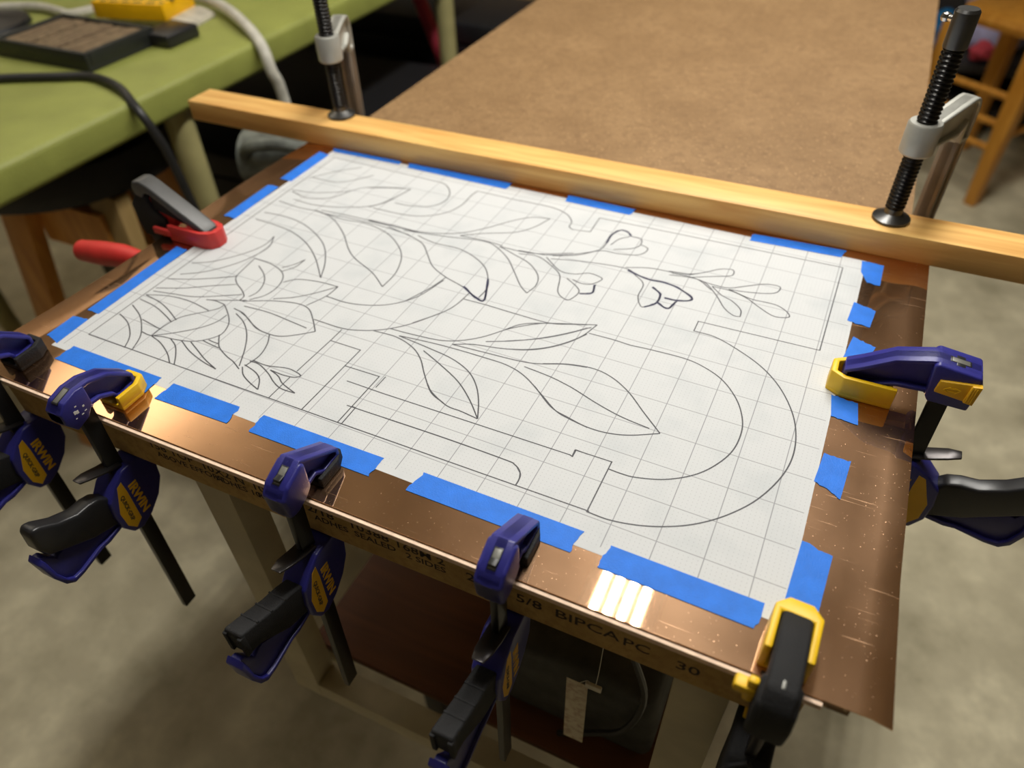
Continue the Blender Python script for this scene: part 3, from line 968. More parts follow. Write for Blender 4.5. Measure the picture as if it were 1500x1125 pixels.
tape([(-16.64, -.31), (-13.35, -.32), (-13.35, -.96), (-16.69, -.91)], 'blue tape at the left end of the front edge, partly under a yellow pad', F13, 1)
tape([(-12.89, -.36), (-10.70, -.35), (-10.62, -.94), (-12.95, -.99)], 'second blue tape strip on the front edge, just right of the yellow pad', F13, 2)
tape([(-9.94, -.34), (-6.42, -.34), (-6.45, -.95), (-9.92, -.94)], 'middle blue tape strip of the front edge, a black clamp pad at its right end', F13, 3)
tape([(-5.36, -.34), (-1.44, -.38), (-1.53, -.98), (-5.47, -.95)], 'longest blue tape strip of the front edge, under the end-on angular clamp', F13, 4)
tape([(-.82, -.48), (2.30, -.53), (2.21, -1.14), (-.90, -1.08)], 'rightmost blue tape strip on the front edge, above the bright copper stripes', F13, 5)
tape([(2.72, 1.22), (3.34, 1.08), (3.25, -.42), (2.63, -.31)], 'nearest blue tape strip on the right edge, beside the black and yellow clamp', F02, 6)
tape([(2.80, 3.88), (3.39, 3.86), (3.30, 2.63), (2.71, 2.93)], 'second nearest blue tape piece on the right edge, with a slanted lower end', F02, 7)
tape([(2.70, 5.94), (3.33, 5.87), (3.41, 5.10), (2.79, 5.16)], 'blue tape piece on the right edge, just in front of the right-hand clamp pad', F02, 8)
tape([(2.94, 8.52), (3.53, 8.27), (3.35, 7.46), (2.75, 7.21)], 'blue tape piece on the right edge, behind the right-hand clamp arm', F02, 9)
tape([(2.79, 10.15), (3.39, 9.93), (3.31, 9.09), (2.71, 9.20)], 'small squarish blue tape piece on the right edge, second from its far corner', F02, 10)
tape([(2.78, 12.44), (3.41, 12.41), (3.39, 11.26), (3.03, 11.29), (2.81, 11.82)], 'farthest blue tape piece on the right edge, by the pine batten', (0, 2), 11)
tape([(-17.2, 12.86), (-14.02, 12.88), (-13.96, 12.62), (-17.02, 12.6)], 'leftmost blue tape strip on the far edge, along the pine batten', F13, 12)
tape([(-13.67, 12.87), (-9.29, 12.88), (-9.32, 12.41), (-13.54, 12.52)], 'second blue tape strip from the left on the far edge, longest along the batten', F13, 13)
tape([(-7.06, 12.85), (-4.55, 12.79), (-4.65, 12.36), (-7.01, 12.40)], 'third blue tape strip from the left on the far edge of the paper', F13, 14)
tape([(-.54, 12.74), (2.28, 12.86), (2.17, 12.40), (-.62, 12.30)], 'rightmost blue tape strip on the far edge of the paper', F13, 15)
tape([(-17.51, 12.40), (-16.99, 12.28), (-17.01, 9.90), (-17.54, 9.92)], 'farthest blue tape strip on the left edge of the paper', F02, 16)
tape([(-17.64, 9.37), (-17.17, 9.37), (-17.13, 6.96), (-17.64, 6.95)], 'blue tape strip on the left edge, just behind the red clamp', F02, 17)
tape([(-17.72, 4.78), (-17.23, 4.76), (-17.18, 1.04), (-17.65, 1.06)], 'long blue tape strip on the left edge, in front of the red clamp', F02, 18)
tape([(-17.80, .67), (-17.25, .73), (-17.19, -.42), (-17.77, -.28)], 'nearest blue tape piece on the left edge, at the front left paper corner', F02, 19)

# ================================================================ pine batten
b = B(); b.box(-24.6, 13.0, 12.93, 14.32, 0.002, 0.84, .025)
batten = single('pine_batten', b, MAT['pine'], 'long square-edged pine batten clamped across the back of the copper', 'batten', (-6, 13.6, 0))

# ================================================================ quick bar clamps
HEADS = {
    'angular': dict(poly=[(-.36, .12), (-.43, .72), (-.22, .98), (.36, 1.24), (1.50, .50), (1.50, .26), (.92, .22), (.66, .42), (.36, .36), (.2, .22), (-.1, .10)], half=.31, tip=.25),
    'round': dict(poly=[(-.42, .30), (-.62, .62), (-.62, .95), (-.42, 1.16), (-.05, 1.27), (.35, 1.26), (.86, 1.08), (1.42, .62), (1.42, .34), (.98, .22), (.80, .24), (.70, .44), (.40, .60), (.12, .62), (-.05, .42)], half=.27, tip=.24),
    'big': dict(poly=[(-.52, .50), (-.58, 1.28), (-.50, 1.50), (.42, 1.62), (.55, 1.60), (1.27, 1.38), (1.87, .96), (2.23, .74), (2.24, .40), (1.6, .42), (1.05, .62), (.45, .66), (.34, .52)], half=.40, tip=.28),
}
BODY = [(-.50, -1.78), (-.12, -1.52), (1.25, -1.52), (1.32, -1.70), (1.22, -1.92), (.80, -2.16), (.74, -2.62), (.46, -3.08), (.06, -3.42), (-.34, -3.60), (-.62, -3.50), (-.82, -3.12), (-.86, -2.62), (-.80, -2.12)]
LABEL = [(-.44, -1.84), (-.28, -1.77), (-.26, -2.2), (-.29, -3.25), (-.52, -3.40), (-.70, -3.12), (-.72, -2.60)]
GRIPS = {
    'angular': [(-.70, -2.02), (-1.05, -1.86), (-1.50, -1.72), (-2.05, -1.46), (-2.50, -1.26), (-2.56, -1.34), (-2.54, -2.02), (-2.20, -2.12), (-1.43, -2.75), (-.70, -3.02)],
    'round': [(-.62, -2.08), (-.88, -1.82), (-1.15, -1.74), (-1.50, -1.72), (-1.95, -1.50), (-2.32, -1.20), (-2.50, -1.12), (-2.62, -1.26), (-2.66, -1.75), (-2.56, -2.10), (-2.35, -2.22), (-1.50, -2.74), (-.70, -3.02)],
}
TRIG = [(-.70, -2.95), (-1.43, -2.78), (-2.15, -2.30), (-2.42, -2.42), (-2.62, -2.05), (-2.74, -2.02), (-2.82, -2.20), (-2.74, -2.80), (-2.60, -3.22), (-2.44, -3.38), (-2.15, -3.36), (-1.50, -3.20), (-1.25, -3.22), (-.80, -3.12)]

def quick_clamp(x, y, rz, head, grip, pad, label, dz=0.0, hs=1.0, length=7.9, tilt=0.03):
    r = thing('bar_clamp', label, 'clamp', (x, y, 0), rz, 'blue bar clamps on the bench edges')
    H = HEADS[head]
    # bar
    b = B(); b.box(-.09, .09, -.21, .21, -length, H['poly'][3][1] - .16, .02)
    b.xf(Matrix.Shear('XY', 4, (0, 0)) @ Matrix(((1, 0, 0, 0), (0, 1, tilt, 0), (0, 0, 1, 0), (0, 0, 0, 1))))
    part('bar', b, MAT['bar'], r)
    # fixed head: web and rim, solid block round the bar
    b = B()
    P = H['poly']
    t_, inner = ring_prism(P, .10, 'X', -H['tip'], H['tip'])
    b.add(t_, .025, 2)
    b.prism(P, 'X', -.11, .11)
    if head == 'angular':
        blk = [(-.36, .12), (-.43, .72), (-.22, .98), (.30, 1.20), (.42, 1.12), (.42, .40), (.2, .22), (-.1, .10)]
    elif head == 'round':
        blk = [(-.42, .30), (-.62, .62), (-.62, .95), (-.42, 1.16), (-.05, 1.26), (.18, 1.24), (.18, .58), (.10, .60), (-.05, .42)]
    else:
        blk = [(-.52, .50), (-.58, 1.28), (-.50, 1.50), (.42, 1.62), (.50, 1.55), (.42, .66), (.34, .52)]
    b.prism(blk, 'X', -H['half'], H['half'], .07, 3)
    hd = part('head', b, MAT['blue'], r)
    # end of the bar seen through the slot of the head
    b = B()
    if head == 'angular':
        d = Vector((0, .58, .26)).normalized(); nn = Vector((0, -.26, .58)).normalized(); c = Vector((0, -.02, 1.07))
    elif head == 'round':
        d = Vector((0, .37, .11)).normalized(); nn = Vector((0, -.11, .37)).normalized(); c = Vector((0, -.16, 1.245))
        c = Vector((0, -.26, 1.21))
    else:
        d = Vector((0, .92, .12)).normalized(); nn = Vector((0, -.12, .92)).normalized(); c = Vector((0, -.04, 1.565))
    fr = Matrix(((1, 0, 0, 0), (0, d.y, nn.y, 0), (0, d.z, nn.z, 0), (0, 0, 0, 1)))
    def slot(bb, hx, hy, h0, h1, bev=.02):
        t2 = bmesh.new(); bmesh.ops.create_cube(t2, size=1)
        for v in t2.verts:
            v.co = Vector((v.co.x * 2 * hx, v.co.y * 2 * hy, h0 if v.co.z < 0 else h1))
        bb.add(t2, bev, 2, Matrix.Translation(c) @ fr)
    slot(b, .085, .20, -.05, .008)
    part('bar_end', b, MAT['barcut'], hd, 'grey cut end of the bar')
    b = B(); slot(b, .105, .235, -.05, .003)
    if head == 'big':
        slot(b, .20, .10, -.05, .003)
    part('bar_slot', b, MAT['black'], hd, 'dark slot')
    if head == 'round':
        b = B()
        for (u, v, su, sv) in ((-.30, .78, .03, .09), (-.24, .76, .03, .09), (-.22, .92, .025, .03), (-.05, .80, .025, .05), (-.33, .62, .02, .02), (-.15, .62, .03, .02), (-.05, .66, .03, .02)):
            b.box(H['half'] - .01, H['half'] + .006, u - su / 1, u + su / 1, v - sv / 2, v + sv / 2)
        part('moulded_mark', b, MAT['housing'], hd, 'pale highlights on moulded marks')  # highlights of the moulded marks, put in as pale colour
    if head == 'big':
        # sliding yellow button with a double arrow, on the side facing the camera
        b = B(); b.prism([(.30, .90), (.27, 1.24), (-.55, 1.36), (-.52, .80)], 'X', -.47, -.38, .02)
        b.prism([(-.32, .83), (-.36, 1.33), (-.56, 1.36), (-.53, .80)], 'X', -.53, -.40, .02)
        btn = part('slide_button', b, MAT['ochre'], hd, 'yellow slide button with a double arrow')
        b = B()
        for (a0, a1) in (((.14, 1.04), (.02, 1.14)), ((.14, 1.04), (.04, .98)), ((-.20, 1.10), (-.06, 1.14)), ((-.20, 1.10), (-.10, .98)), ((.06, 1.10), (-.12, 1.12)), ((.06, 1.02), (-.12, 1.03))):
            b.tube([(-.472, a0[0], a0[1]), (-.472, a1[0], a1[1])], .012, 6, smooth=False)
        for k in (-.36, -.41, -.46):
            b.tube([(-.532, k, .86), (-.532, k - .02, 1.30)], .012, 6, smooth=False)
        part('arrow_mark', b, MAT['yellow'], btn)
    # upper pad: a U of rubber round the tip of the arm
    y0, y1 = (.98, 2.50) if head == 'big' else (.68, 1.64)
    hw, zt = (.44, .62) if head == 'big' else ((.42, .42) if head == 'round' else (.34, .30))
    if head == 'big':
        yb = y1
    b = B()
    U = [(-hw, y0), (-hw, y1 - .32), (-hw * .55, y1), (hw * .55, y1), (hw, y1 - .32), (hw, y0)]
    b.prism(U, 'Z', 0.0, .14, .03)
    Uo = [(-hw, y0), (-hw, y1 - .32), (-hw * .55, y1), (hw * .55, y1), (hw, y1 - .32), (hw, y0), (hw - .13, y0), (hw - .13, y1 - .38), (hw * .42, y1 - .15), (-hw * .42, y1 - .15), (-hw + .13, y1 - .38), (-hw + .13, y0)]
    b.prism(Uo, 'Z', .08, zt, .035)
    part('jaw_pad', b, MAT['yellow'] if pad == 'yellow' else MAT['black_rub'], r, ('yellow' if pad == 'yellow' else 'black') + ' rubber jaw pad')
    # moving body
    k = hs
    def q(pl):
        return [(u * k, -1.52 + (v + 1.52) * k + dz) for u, v in pl]
    b = B(); b.prism(q(BODY), 'X', -.35, .35, .06, 3)
    bd = part('body', b, MAT['blue'], r)
    b = B(); b.box(-.30, .30, .45 * k, 1.25 * k, -1.56 + dz, -1.425, .03); part('jaw_pad', b, MAT['black_rub'], r, 'black lower jaw pad')
    for sx_ in (1,) if head != 'big' else (-1,):
        b = B(); b.prism(q(LABEL), 'X', .343 if sx_ > 0 else -.356, .356 if sx_ > 0 else -.343, .004, 1)
        part('label_panel', b, MAT['ochre'], bd, 'yellow label panel')
        X = .353 * sx_
        if sx_ > 0:
            lettering(bd, 'lettering', 'IRWIN', .25 * k, (X, -.17 * k, -1.52 + (-2.02 + 1.52) * k + dz), (0, 0, -1), (0, 1, 0), MAT['ochre'], .004, 1.15, .012, 'yellow lettering')
            lettering(bd, 'lettering', 'QUICK·GRIP', .115 * k, (X + .004, -.50 * k, -1.52 + (-2.15 + 1.52) * k + dz), (0, -.06, -1), (0, 1, -.06), MAT['print_black'], .003, 1.08, .004, 'small black lettering')
        else:
            lettering(bd, 'lettering', 'IRWIN', .25 * k, (X, -.17 * k + .0, -1.52 + (-3.1 + 1.52) * k + dz), (0, 0, 1), (0, 1, 0), MAT['ochre'], .004, 1.15, .012, 'yellow lettering')
    # grip, trigger, lever
    b = B(); b.prism(q(GRIPS[grip]), 'X', -.24, .24, .10 if grip == 'round' else .05, 3)
    if grip == 'angular':
        for i_, (u, v) in enumerate(((-1.25, -1.80), (-1.65, -1.65), (-2.05, -1.46))):
            b.box(-.23, .23, u - .02, u + .02, v - .02, v + .025)
        b.prism([(-2.45, -1.35), (-2.60, -1.34), (-2.60, -2.02), (-2.45, -2.02)], 'X', -.25, -.14, .02)
        b.prism([(-2.45, -1.35), (-2.60, -1.34), (-2.60, -2.02), (-2.45, -2.02)], 'X', .14, .25, .02)
    b.move((0, 0, dz))
    part('grip', b, MAT['black'] if grip == 'round' else MAT['black_rub'], r, 'black fixed grip')
    b = B(); b.prism(q(TRIG), 'X', -.14, .14, .03)
    rim = [(-.78, -3.14), (-1.25, -3.24), (-1.5, -3.22), (-2.15, -3.38), (-2.46, -3.40), (-2.64, -3.22), (-2.78, -2.80), (-2.86, -2.16), (-2.74, -2.02), (-2.70, -2.20), (-2.66, -2.74), (-2.54, -3.12), (-2.40, -3.26), (-2.15, -3.26), (-1.5, -3.10), (-1.25, -3.10), (-.80, -3.02)]
    b.prism(q(rim), 'X', -.23, .23, .03)
    part('trigger', b, MAT['blue'], r, 'blue squeeze trigger')
    b = B()
    z0 = dz * .8
    b.loft([[(-.22, .05, -1.50 + z0), (.22, .05, -1.50 + z0), (.22, .05, -1.42 + z0), (-.22, .05, -1.42 + z0)],
            [(-.22, -.35, -1.38 + z0), (.22, -.35, -1.38 + z0), (.22, -.35, -1.31 + z0), (-.22, -.35, -1.31 + z0)],
            [(-.20, -.75, -1.22 + z0), (.20, -.75, -1.22 + z0), (.20, -.75, -1.15 + z0), (-.20, -.75, -1.15 + z0)],
            [(-.13, -1.04, -1.13 + z0), (.13, -1.04, -1.13 + z0), (.13, -1.04, -1.07 + z0), (-.13, -1.04, -1.07 + z0)]], .02)
    part('release_lever', b, MAT['lever'], r, 'dark steel release lever')
    return r

quick_clamp(-17.45, -2.32, 0, 'round', 'angular', 'black', 'leftmost blue bar clamp, cut off by the picture edge, black pad on copper')
quick_clamp(-13.72, -2.32, 0, 'round', 'round', 'yellow', 'blue bar clamp with a yellow pad on the front edge, glossy black grip')
quick_clamp(-7.52, -2.33, 0, 'angular', 'angular', 'black', 'angular blue bar clamp with black pad, in front of the pale bench leg')
quick_clamp(-2.52, -2.33, 0, 'angular', 'angular', 'black', 'angular blue bar clamp seen end-on, beside the bright stripes in the copper')
quick_clamp(5.02, 6.38, math.pi / 2, 'big', 'round', 'yellow', 'blue bar clamp with long arched arm and yellow slide button on the right edge', dz=-.12, hs=1.15)

# ---------------------------------------------------------------- black and yellow clamp at the front right corner
r = thing('bar_clamp', 'black bar clamp with a yellow pad at the front right corner of the bench', 'clamp', (2.78, -2.55, 0), -.04)
b = B()
arm = [(-.42, -.15), (-.50, .35), (-.40, .80), (-.15, 1.05), (.25, 1.08), (.95, .95), (1.60, .72), (1.62, .42), (1.25, .40), (.85, .55), (.45, .52), (.28, .25), (.24, -.15)]
b.prism(arm, 'X', -.27, .27, .08, 3)
b.prism([(-.42, -.30), (-.50, .35), (-.38, .78), (.10, .98), (.30, .6), (.28, -.30)], 'X', -.34, .34, .10, 3)
hd = part('head', b, MAT['black_rub'], r)
b = B(); b.box(-.03, .03, -.10, .14, 1.03, 1.065, .01); part('moulded_mark', b, MAT['barcut'], hd, 'worn silvery mark')
b = B(); b.box(.14, .20, -.02, .06, .985, 1.05); part('rivet_hole', b, MAT['case'], hd, 'small dark hole')
b = B()
hw = .43
y0, y1 = .72, 1.86
Uo = [(-hw, y0), (-hw, y1 - .22), (-hw * .5, y1), (hw * .5, y1), (hw, y1 - .22), (hw, y0), (hw - .14, y0), (hw - .14, y1 - .34), (-hw + .14, y1 - .34), (-hw + .14, y0)]
b.prism(Uo, 'Z', .05, .74, .04)
b.prism([(-hw, y0), (-hw, y1 - .22), (-hw * .5, y1), (hw * .5, y1), (hw, y1 - .22), (hw, y0)], 'Z', 0, .12, .03)
part('jaw_pad', b, MAT['yellow'], r, 'yellow rubber jaw pad')
b = B(); b.box(-.72, -.33, -.10, .16, .30, .56, .06); b.box(-.52, -.33, -.06, .10, .05, .78, .06)
part('release_button', b, MAT['yellow'], r, 'yellow cross-shaped button')
b = B(); b.box(-.10, .10, -.20, .20, -9.0, .6, .02); part('bar', b, MAT['lever'], r, 'dull steel bar')
b = B(); b.prism([(-.55, -1.95), (-.30, -1.56), (1.2, -1.56), (1.25, -1.85), (.6, -2.3), (.5, -3.4), (.1, -3.9), (-.6, -3.9), (-.9, -3.2), (-.85, -2.4)], 'X', -.40, .40, .12, 3)
bd = part('body', b, MAT['black_rub'], r)
b = B(); b.tube([(-.0, -.30, -1.62), (.30, -.45, -1.80), (.36, -.62, -2.15), (.20, -.80, -2.5), (-.2, -.80, -2.5), (-.36, -.62, -2.15), (-.3, -.45, -1.8), (0, -.30, -1.62)], .06, 8)
part('release_ring', b, MAT['black'], bd)
b = B(); b.box(-.30, .30, .45, 1.2, -1.60, -1.425, .03); part('jaw_pad', b, MAT['yellow'], r, 'yellow lower pad')
b = B(); b.prism([(-.80, -2.35), (-1.6, -2.1), (-2.7, -2.0), (-2.8, -2.7), (-1.6, -3.0), (-.85, -3.2)], 'X', -.28, .28, .12, 3); part('grip', b, MAT['black_rub'], r)
b = B(); b.prism([(-.60, -2.75), (-.66, -2.65), (-.80, -2.66), (-.90, -2.9), (-.90, -3.3), (-.6, -3.5)], 'X', -.41, .41, .05); part('side_cap', b, MAT['yellow'], bd, 'yellow side cap')
b = B(); b.prism([(-.85, -3.2), (-1.6, -3.25), (-2.6, -3.4), (-2.7, -3.15), (-1.6, -3.05), (-.85, -3.0)], 'X', -.2, .2, .05); part('trigger', b, MAT['black_rub'], r)

# ---------------------------------------------------------------- red and black clamp at the left edge
r = thing('bar_clamp', 'red and black bar clamp gripping the left edge of the copper', 'clamp', (-19.32, 5.45, 0), -math.pi / 2)
b = B(); b.box(-.10, .10, -.24, .24, -8.5, 1.2, .02); part('bar', b, MAT['bar'], r)
b = B()
b.prism([(.05, 1.35), (-.05, 1.62), (.10, 1.86), (.42, 1.92), (.75, 1.78), (2.45, .72), (2.72, .52), (2.66, .36), (2.30, .46), (.70, 1.46), (.45, 1.50), (.30, 1.30)], 'X', -.30, .30, .07, 3)
hd = part('head', b, MAT['grey_top'], r, 'dark grey arm')
b = B(); b.prism([(.30, .62), (.30, 1.20), (.62, 1.40), (1.3, 1.02), (1.3, .40), (.9, .18)], 'X', -.13, .13, .03); part('arm_core', b, MAT['red'], hd, 'red core under the arm')
b = B(); b.prism([(-.38, .25), (-.40, .95), (-.05, 1.35), (.40, 1.38), (.52, .9), (.95, .60), (.85, .1), (.1, -.2), (-.30, -.2)], 'X', -.26, .26, .06)
b.prism([(.50, .9), (2.45, .40), (2.6, .44), (.55, 1.5)], 'X', -.18, .18, .03); part('collar', b, MAT['black_rub'], hd, 'black collar round the bar')
b = B()
hw = .46
y0, y1 = 1.15, 3.0
Uo = [(-hw, y0), (-hw, y1 - .45), (-hw * .8, y1 - .15), (-hw * .35, y1), (hw * .35, y1), (hw * .8, y1 - .15), (hw, y1 - .45), (hw, y0), (hw - .16, y0), (hw - .16, y1 - .5), (hw * .3, y1 - .2), (-hw * .3, y1 - .2), (-hw + .16, y1 - .5), (-hw + .16, y0)]
b.prism(Uo, 'Z', .08, .58, .05)
b.prism([(-hw, y0), (-hw, y1 - .45), (-hw * .8, y1 - .15), (-hw * .35, y1), (hw * .35, y1), (hw * .8, y1 - .15), (hw, y1 - .45), (hw, y0)], 'Z', 0, .16, .04)
b.box(hw - .10, hw + .04, y0 - .65, y0 + .1, .16, .40, .04)
part('jaw_pad', b, MAT['red'], r, 'red rubber jaw pad')
b = B(); b.prism([(-.6, -2.0), (-.3, -1.5), (1.9, -1.46), (2.1, -1.7), (.7, -2.3), (.55, -3.5), (-.4, -3.7), (-.75, -3.0)], 'X', -.38, .38, .1, 3); part('body', b, MAT['black_rub'], r)
b = B(); b.tube([(.1, -.30, -1.65), (.1, -1.7, -1.62), (.1, -3.1, -1.80), (.1, -4.6, -2.0)], [.22, .30, .44, .46, .40], 16); b.tube([(.1, -4.55, -1.99), (.1, -4.8, -2.02)], [.40, .2], 16, smooth=False)
part('handle', b, MAT['red'], r, 'red rounded handle')

# ================================================================ C-clamps on the batten
def c_clamp(px_, py_, ux, uy, reach, label, ztop=7.3):
    """screw at (px_,py_); the frame reaches back along (ux,uy)"""
    rz = math.atan2(uy, ux) - math.pi / 2          # local +y = direction of the spine
    r = thing('c_clamp', label, 'clamp', (px_, py_, 0.84), rz, 'C-clamps on the pine batten')
    ZB = 0.84
    # threaded screw: a true helix
    t = bmesh.new()
    n, pitch, k = 20, .125, 6
    z0, z1 = .42, ztop - .95 - ZB
    rows = int((z1 - z0) / pitch * k)
    rr = []
    for i in range(rows + 1):
        ring = []
        for j in range(n):
            z = z0 + i * pitch / k
            ph = (i / k + j / n) % 1.0
            rad = .243 + .042 * min(1, max(0, 1.6 - abs(ph - .5) * 4.2))
            ring.append(t.verts.new((rad * math.cos(2 * math.pi * j / n), rad * math.sin(2 * math.pi * j / n), z)))
        rr.append(ring)
    for a, c in zip(rr, rr[1:]):
        for j in range(n):
            t.faces.new((a[j], a[(j + 1) % n], c[(j + 1) % n], c[j]))
    t.faces.new(rr[0][::-1]); t.faces.new(rr[-1])
    bmesh.ops.recalc_face_normals(t, faces=t.faces)
    b = B(); b.add(t)
    scr = part('screw', b, MAT['thread'], r, 'oiled dark threaded screw', 25)
    b = B(); b.lathe([(.20, z1 - .02), (.30, z1), (.31, z1 + .05), (.31, z1 + .88), (.26, z1 + .95)], n=24); part('screw_head', b, MAT['swivel'], scr, 'smooth dark screw head')
    b = B(); b.tube([(-.50, .10, z1 + .62), (.24, -.05, z1 + .62)], .085, 10, smooth=False); b.lathe([(.03, -.12), (.11, -.09), (.14, 0), (.11, .09), (.03, .12)], (-.52, .10, z1 + .62), 14); part('handle_pin', b, MAT['chrome'], scr, 'steel cross pin with ball end')
    b = B(); b.lathe([(.50, 0), (.56, .03), (.55, .09), (.40, .16), (.27, .24), (.26, .40), (.20, .44)], n=28); part('swivel_pad', b, MAT['swivel'], r, 'steel swivel pad')
    # frame
    cz0, cz1 = 2.15, 3.08
    b = B(); b.lathe([(.30, cz0), (.42, cz0), (.47, cz0 + .06), (.47, cz1 - .06), (.43, cz1), (.30, cz1)], n=28)
    L = reach
    arm_ = [(.40, cz0 + .05), (.40, cz1 - .12), (L - .30, cz1 + .10), (L - .05, cz1 + .09), (L + .13, cz1 - .02), (L + .25, cz1 - .20), (L + .29, cz1 - .42), (L + .28, 1.8), (L - .28, 1.8), (L - .30, cz0 + .18), (L - .6, cz0 - .02)]
    t_, inn = ring_prism(arm_, .13, 'X', -.28, .28)
    b.add(t_, .05, 3)
    b.prism(arm_, 'X', -.14, .14)
    fr = part('frame', b, MAT['cast'], r, 'pale grey cast frame')
    b = B()
    sp = [(L - .28, 1.85), (L + .28, 1.85), (L + .28, -3.3), (L - .28, -3.3)]
    t_, inn = ring_prism(sp, .12, 'X', -.26, .26)
    b.add(t_, .04, 2)
    b.prism(sp, 'X', -.13, .13)
    low = [(L + .28, -3.2), (L + .1, -3.6), (L - .3, -3.75), (-.40, -3.55), (-.40, -2.85), (L - .6, -3.0), (L - .28, -2.8)]
    b.prism(low, 'X', -.20, .20, .06)
    part('spine', b, MAT['spine'], r, 'brownish grey spine and lower arm')
    b = B(); b.lathe([(.42, -2.85), (.42, -2.35), (.36, -2.28)], n=24); part('anvil', b, MAT['spine'], r)
    return r
c_clamp(3.24, 13.8, 1.10, 2.25, 2.55, 'C-clamp at the right end of the pine batten, long dark threaded screw', 6.85)
c_clamp(-17.42, 14.05, -.78, 2.0, 2.2, 'C-clamp on the batten at the left, near the green table', 7.3)

# ================================================================ things under and around the bench
b = B(); b.prism([(-4.3, -11.8), (-4.5, -8.9), (-3.6, -7.8), (-1.0, -7.4), (.75, -7.9), (1.0, -9.5), (.95, -11.8)], 'Y', .3, 11, .35, 4)
single('cloth_bag', b, MAT['grey_cloth'], 'dark grey cloth bag slumped on the shelf under the bench', 'bag', (-1.7, 5, -11.8))
t = thing('hanging_tag', 'long cream paper tag hanging under the front of the bench', 'tag', (-1.0, -.75, -7.5))
b = B(); b.box(-1.52, -.92, -.78, -.765, -9.75, -6.0, .01); wpart('paper_strip', b, MAT['tag'], t)
b = B(); b.tube([(-1.2, -.77, -6.1), (-.95, -.75, -5.75), (-.72, -.75, -5.72), (-.6, -.74, -1.45)], .012, 6); wpart('string', b, MAT['white_hose'], t)
b = B(); b.box(-1.0, -.55, -.82, -.72, -6.05, -5.80, .03); wpart('clip', b, MAT['clearp'], t, 'clear plastic clip')
b = B(); b.tube([(-7.6, 3.0, -1.45), (-8.4, 3.0, -4), (-8.0, 3.2, -8), (-6.2, 3.0, -9.4), (-4.6, 3.0, -7.6), (-4.4, 3, -4.4), (-4.0, 3, -1.45)], .11, 8)
single('power_cable', b, MAT['cable_black'], 'thin black cable looping down under the bench, left of the grey bag', 'cable', (-6, 3, -5))
b = B(); b.tube([(-.6, .1, -1.45), (-.2, .05, -4.5), (.45, .1, -7.2), (.1, -.05, -9.4), (-.9, -.1, -10.6), (-1.9, -.1, -11.65)], .10, 8)
single('power_cable', b, MAT['cable_black'], 'black cable hanging in front of the grey bag, right of the cream tag', 'cable', (-.5, 0, -6))

# ---------------------------------------------------------------- green folding table
g = thing('green_table', 'olive green plastic folding table at the left, behind the bench', 'table', (-47, 31, FLOOR))
b = B(); b.box(-66, -31.2, 6.6, 56, -2.75, -1.0, .38, 4); wpart('tabletop', b, MAT['green'], g)
b = B(); b.box(-64, -33.2, 8.6, 54, -3.1, -2.72, .1); wpart('underframe', b, MAT['dark_frame'], g)
for lx, ly in ((-32.6, 18.7), (-64, 18.7), (-32.9, 49.5), (-64, 49.5)):
    b = B(); b.tube([(lx, ly, FLOOR), (lx, ly, -2.75)], .78, 16, smooth=False); wpart('leg', b, MAT['beige'], g, 'round beige steel leg')

t = thing('storage_tray', 'low black tray filled with brown parts on the green table', 'tray', (-39.9, 19.8, -1))
b = B(); b.box(-43.6, -36.3, 17.3, 22.2, -1.0, -.75, .05)
for bx in ((-43.6, -36.3, 17.3, 17.6), (-43.6, -36.3, 21.9, 22.2), (-43.6, -43.3, 17.6, 21.9), (-36.6, -36.3, 17.6, 21.9)):
    b.box(*bx, -.8, -.02, .06)
wpart('tray_shell', b, MAT['tray'], t)
for k in range(6):
    b = B(); b.box(-43.2 + k * 1.1, -42.3 + k * 1.1, 17.7, 21.8, -.74, -.12 + .05 * (k % 2), .1); wpart('insert', b, MAT['tray_in'], t)
t = thing('parts_box', 'yellow printed card box in clear wrap on the green table', 'box', (-39.8, 25.2, -1), .2)
b = B(); b.box(-2.7, 2.2, -1.5, 1.7, .55, 1.5, .08); part('card', b, MAT['pack'], t, 'yellow card')
b = B()
rnd = random.Random(3)
for r_ in range(4):
    x_ = -2.2
    while x_ < 2.0:
        L_ = rnd.uniform(.3, .9)
        b.box(x_, x_ + L_, -1.35 + r_ * .75, -1.05 + r_ * .75, 1.499, 1.506)
        x_ += L_ + .22
part('print_block', b, MAT['print_black'], t, 'rows of small black print')
b = B(); b.prism([(-2.2, 0), (-2.4, .35), (-1.8, .6), (2.6, .6), (3.4, .3), (3.5, 0)], 'Y', -1.0, 1.7, .12, 3); part('wrap', b, MAT['clearp'], t, 'crumpled clear wrap')
b = B(); b.box(-37.0, -34.9, 21.7, 24.2, -1, -.25, .15, 3)
single('phone_case', b, MAT['black'], 'flat black case on the green table, right of the yellow box', 'case', (-36.1, 24.1, -1))
b = B(); b.tube([(-46, 34, .4), (-41.0, 29.6, -.3), (-36.5, 27.9, -.4), (-32.6, 25.6, -.55), (-30.7, 24.5, -1.2), (-30.15, 24.2, -2.4), (-30.0, 24.5, -4.2), (-29.9, 24.6, -12), (-30.4, 25.5, -29.5)], .34, 12)
single('white_hose', b, MAT['white_hose'], 'white hose curving off the green table edge', 'hose', (-36, 26, -1))
b = B(); b.tube([(-46, 11.2, -.8), (-42, 12.9, -.8), (-39.8, 14.5, -.8), (-37.1, 15.8, -.8), (-35.2, 16.5, -.8), (-32.7, 15.9, -.75), (-30.9, 15.1, -1.2), (-30.2, 15.1, -2.4), (-30.0, 15.4, -4.6), (-29.9, 15.9, -12), (-31, 17, -29.6)], .24, 10)
single('power_cable', b, MAT['cable_black'], 'thick black cable lying on the green table and dropping over its edge', 'cable', (-37, 15.5, -1))
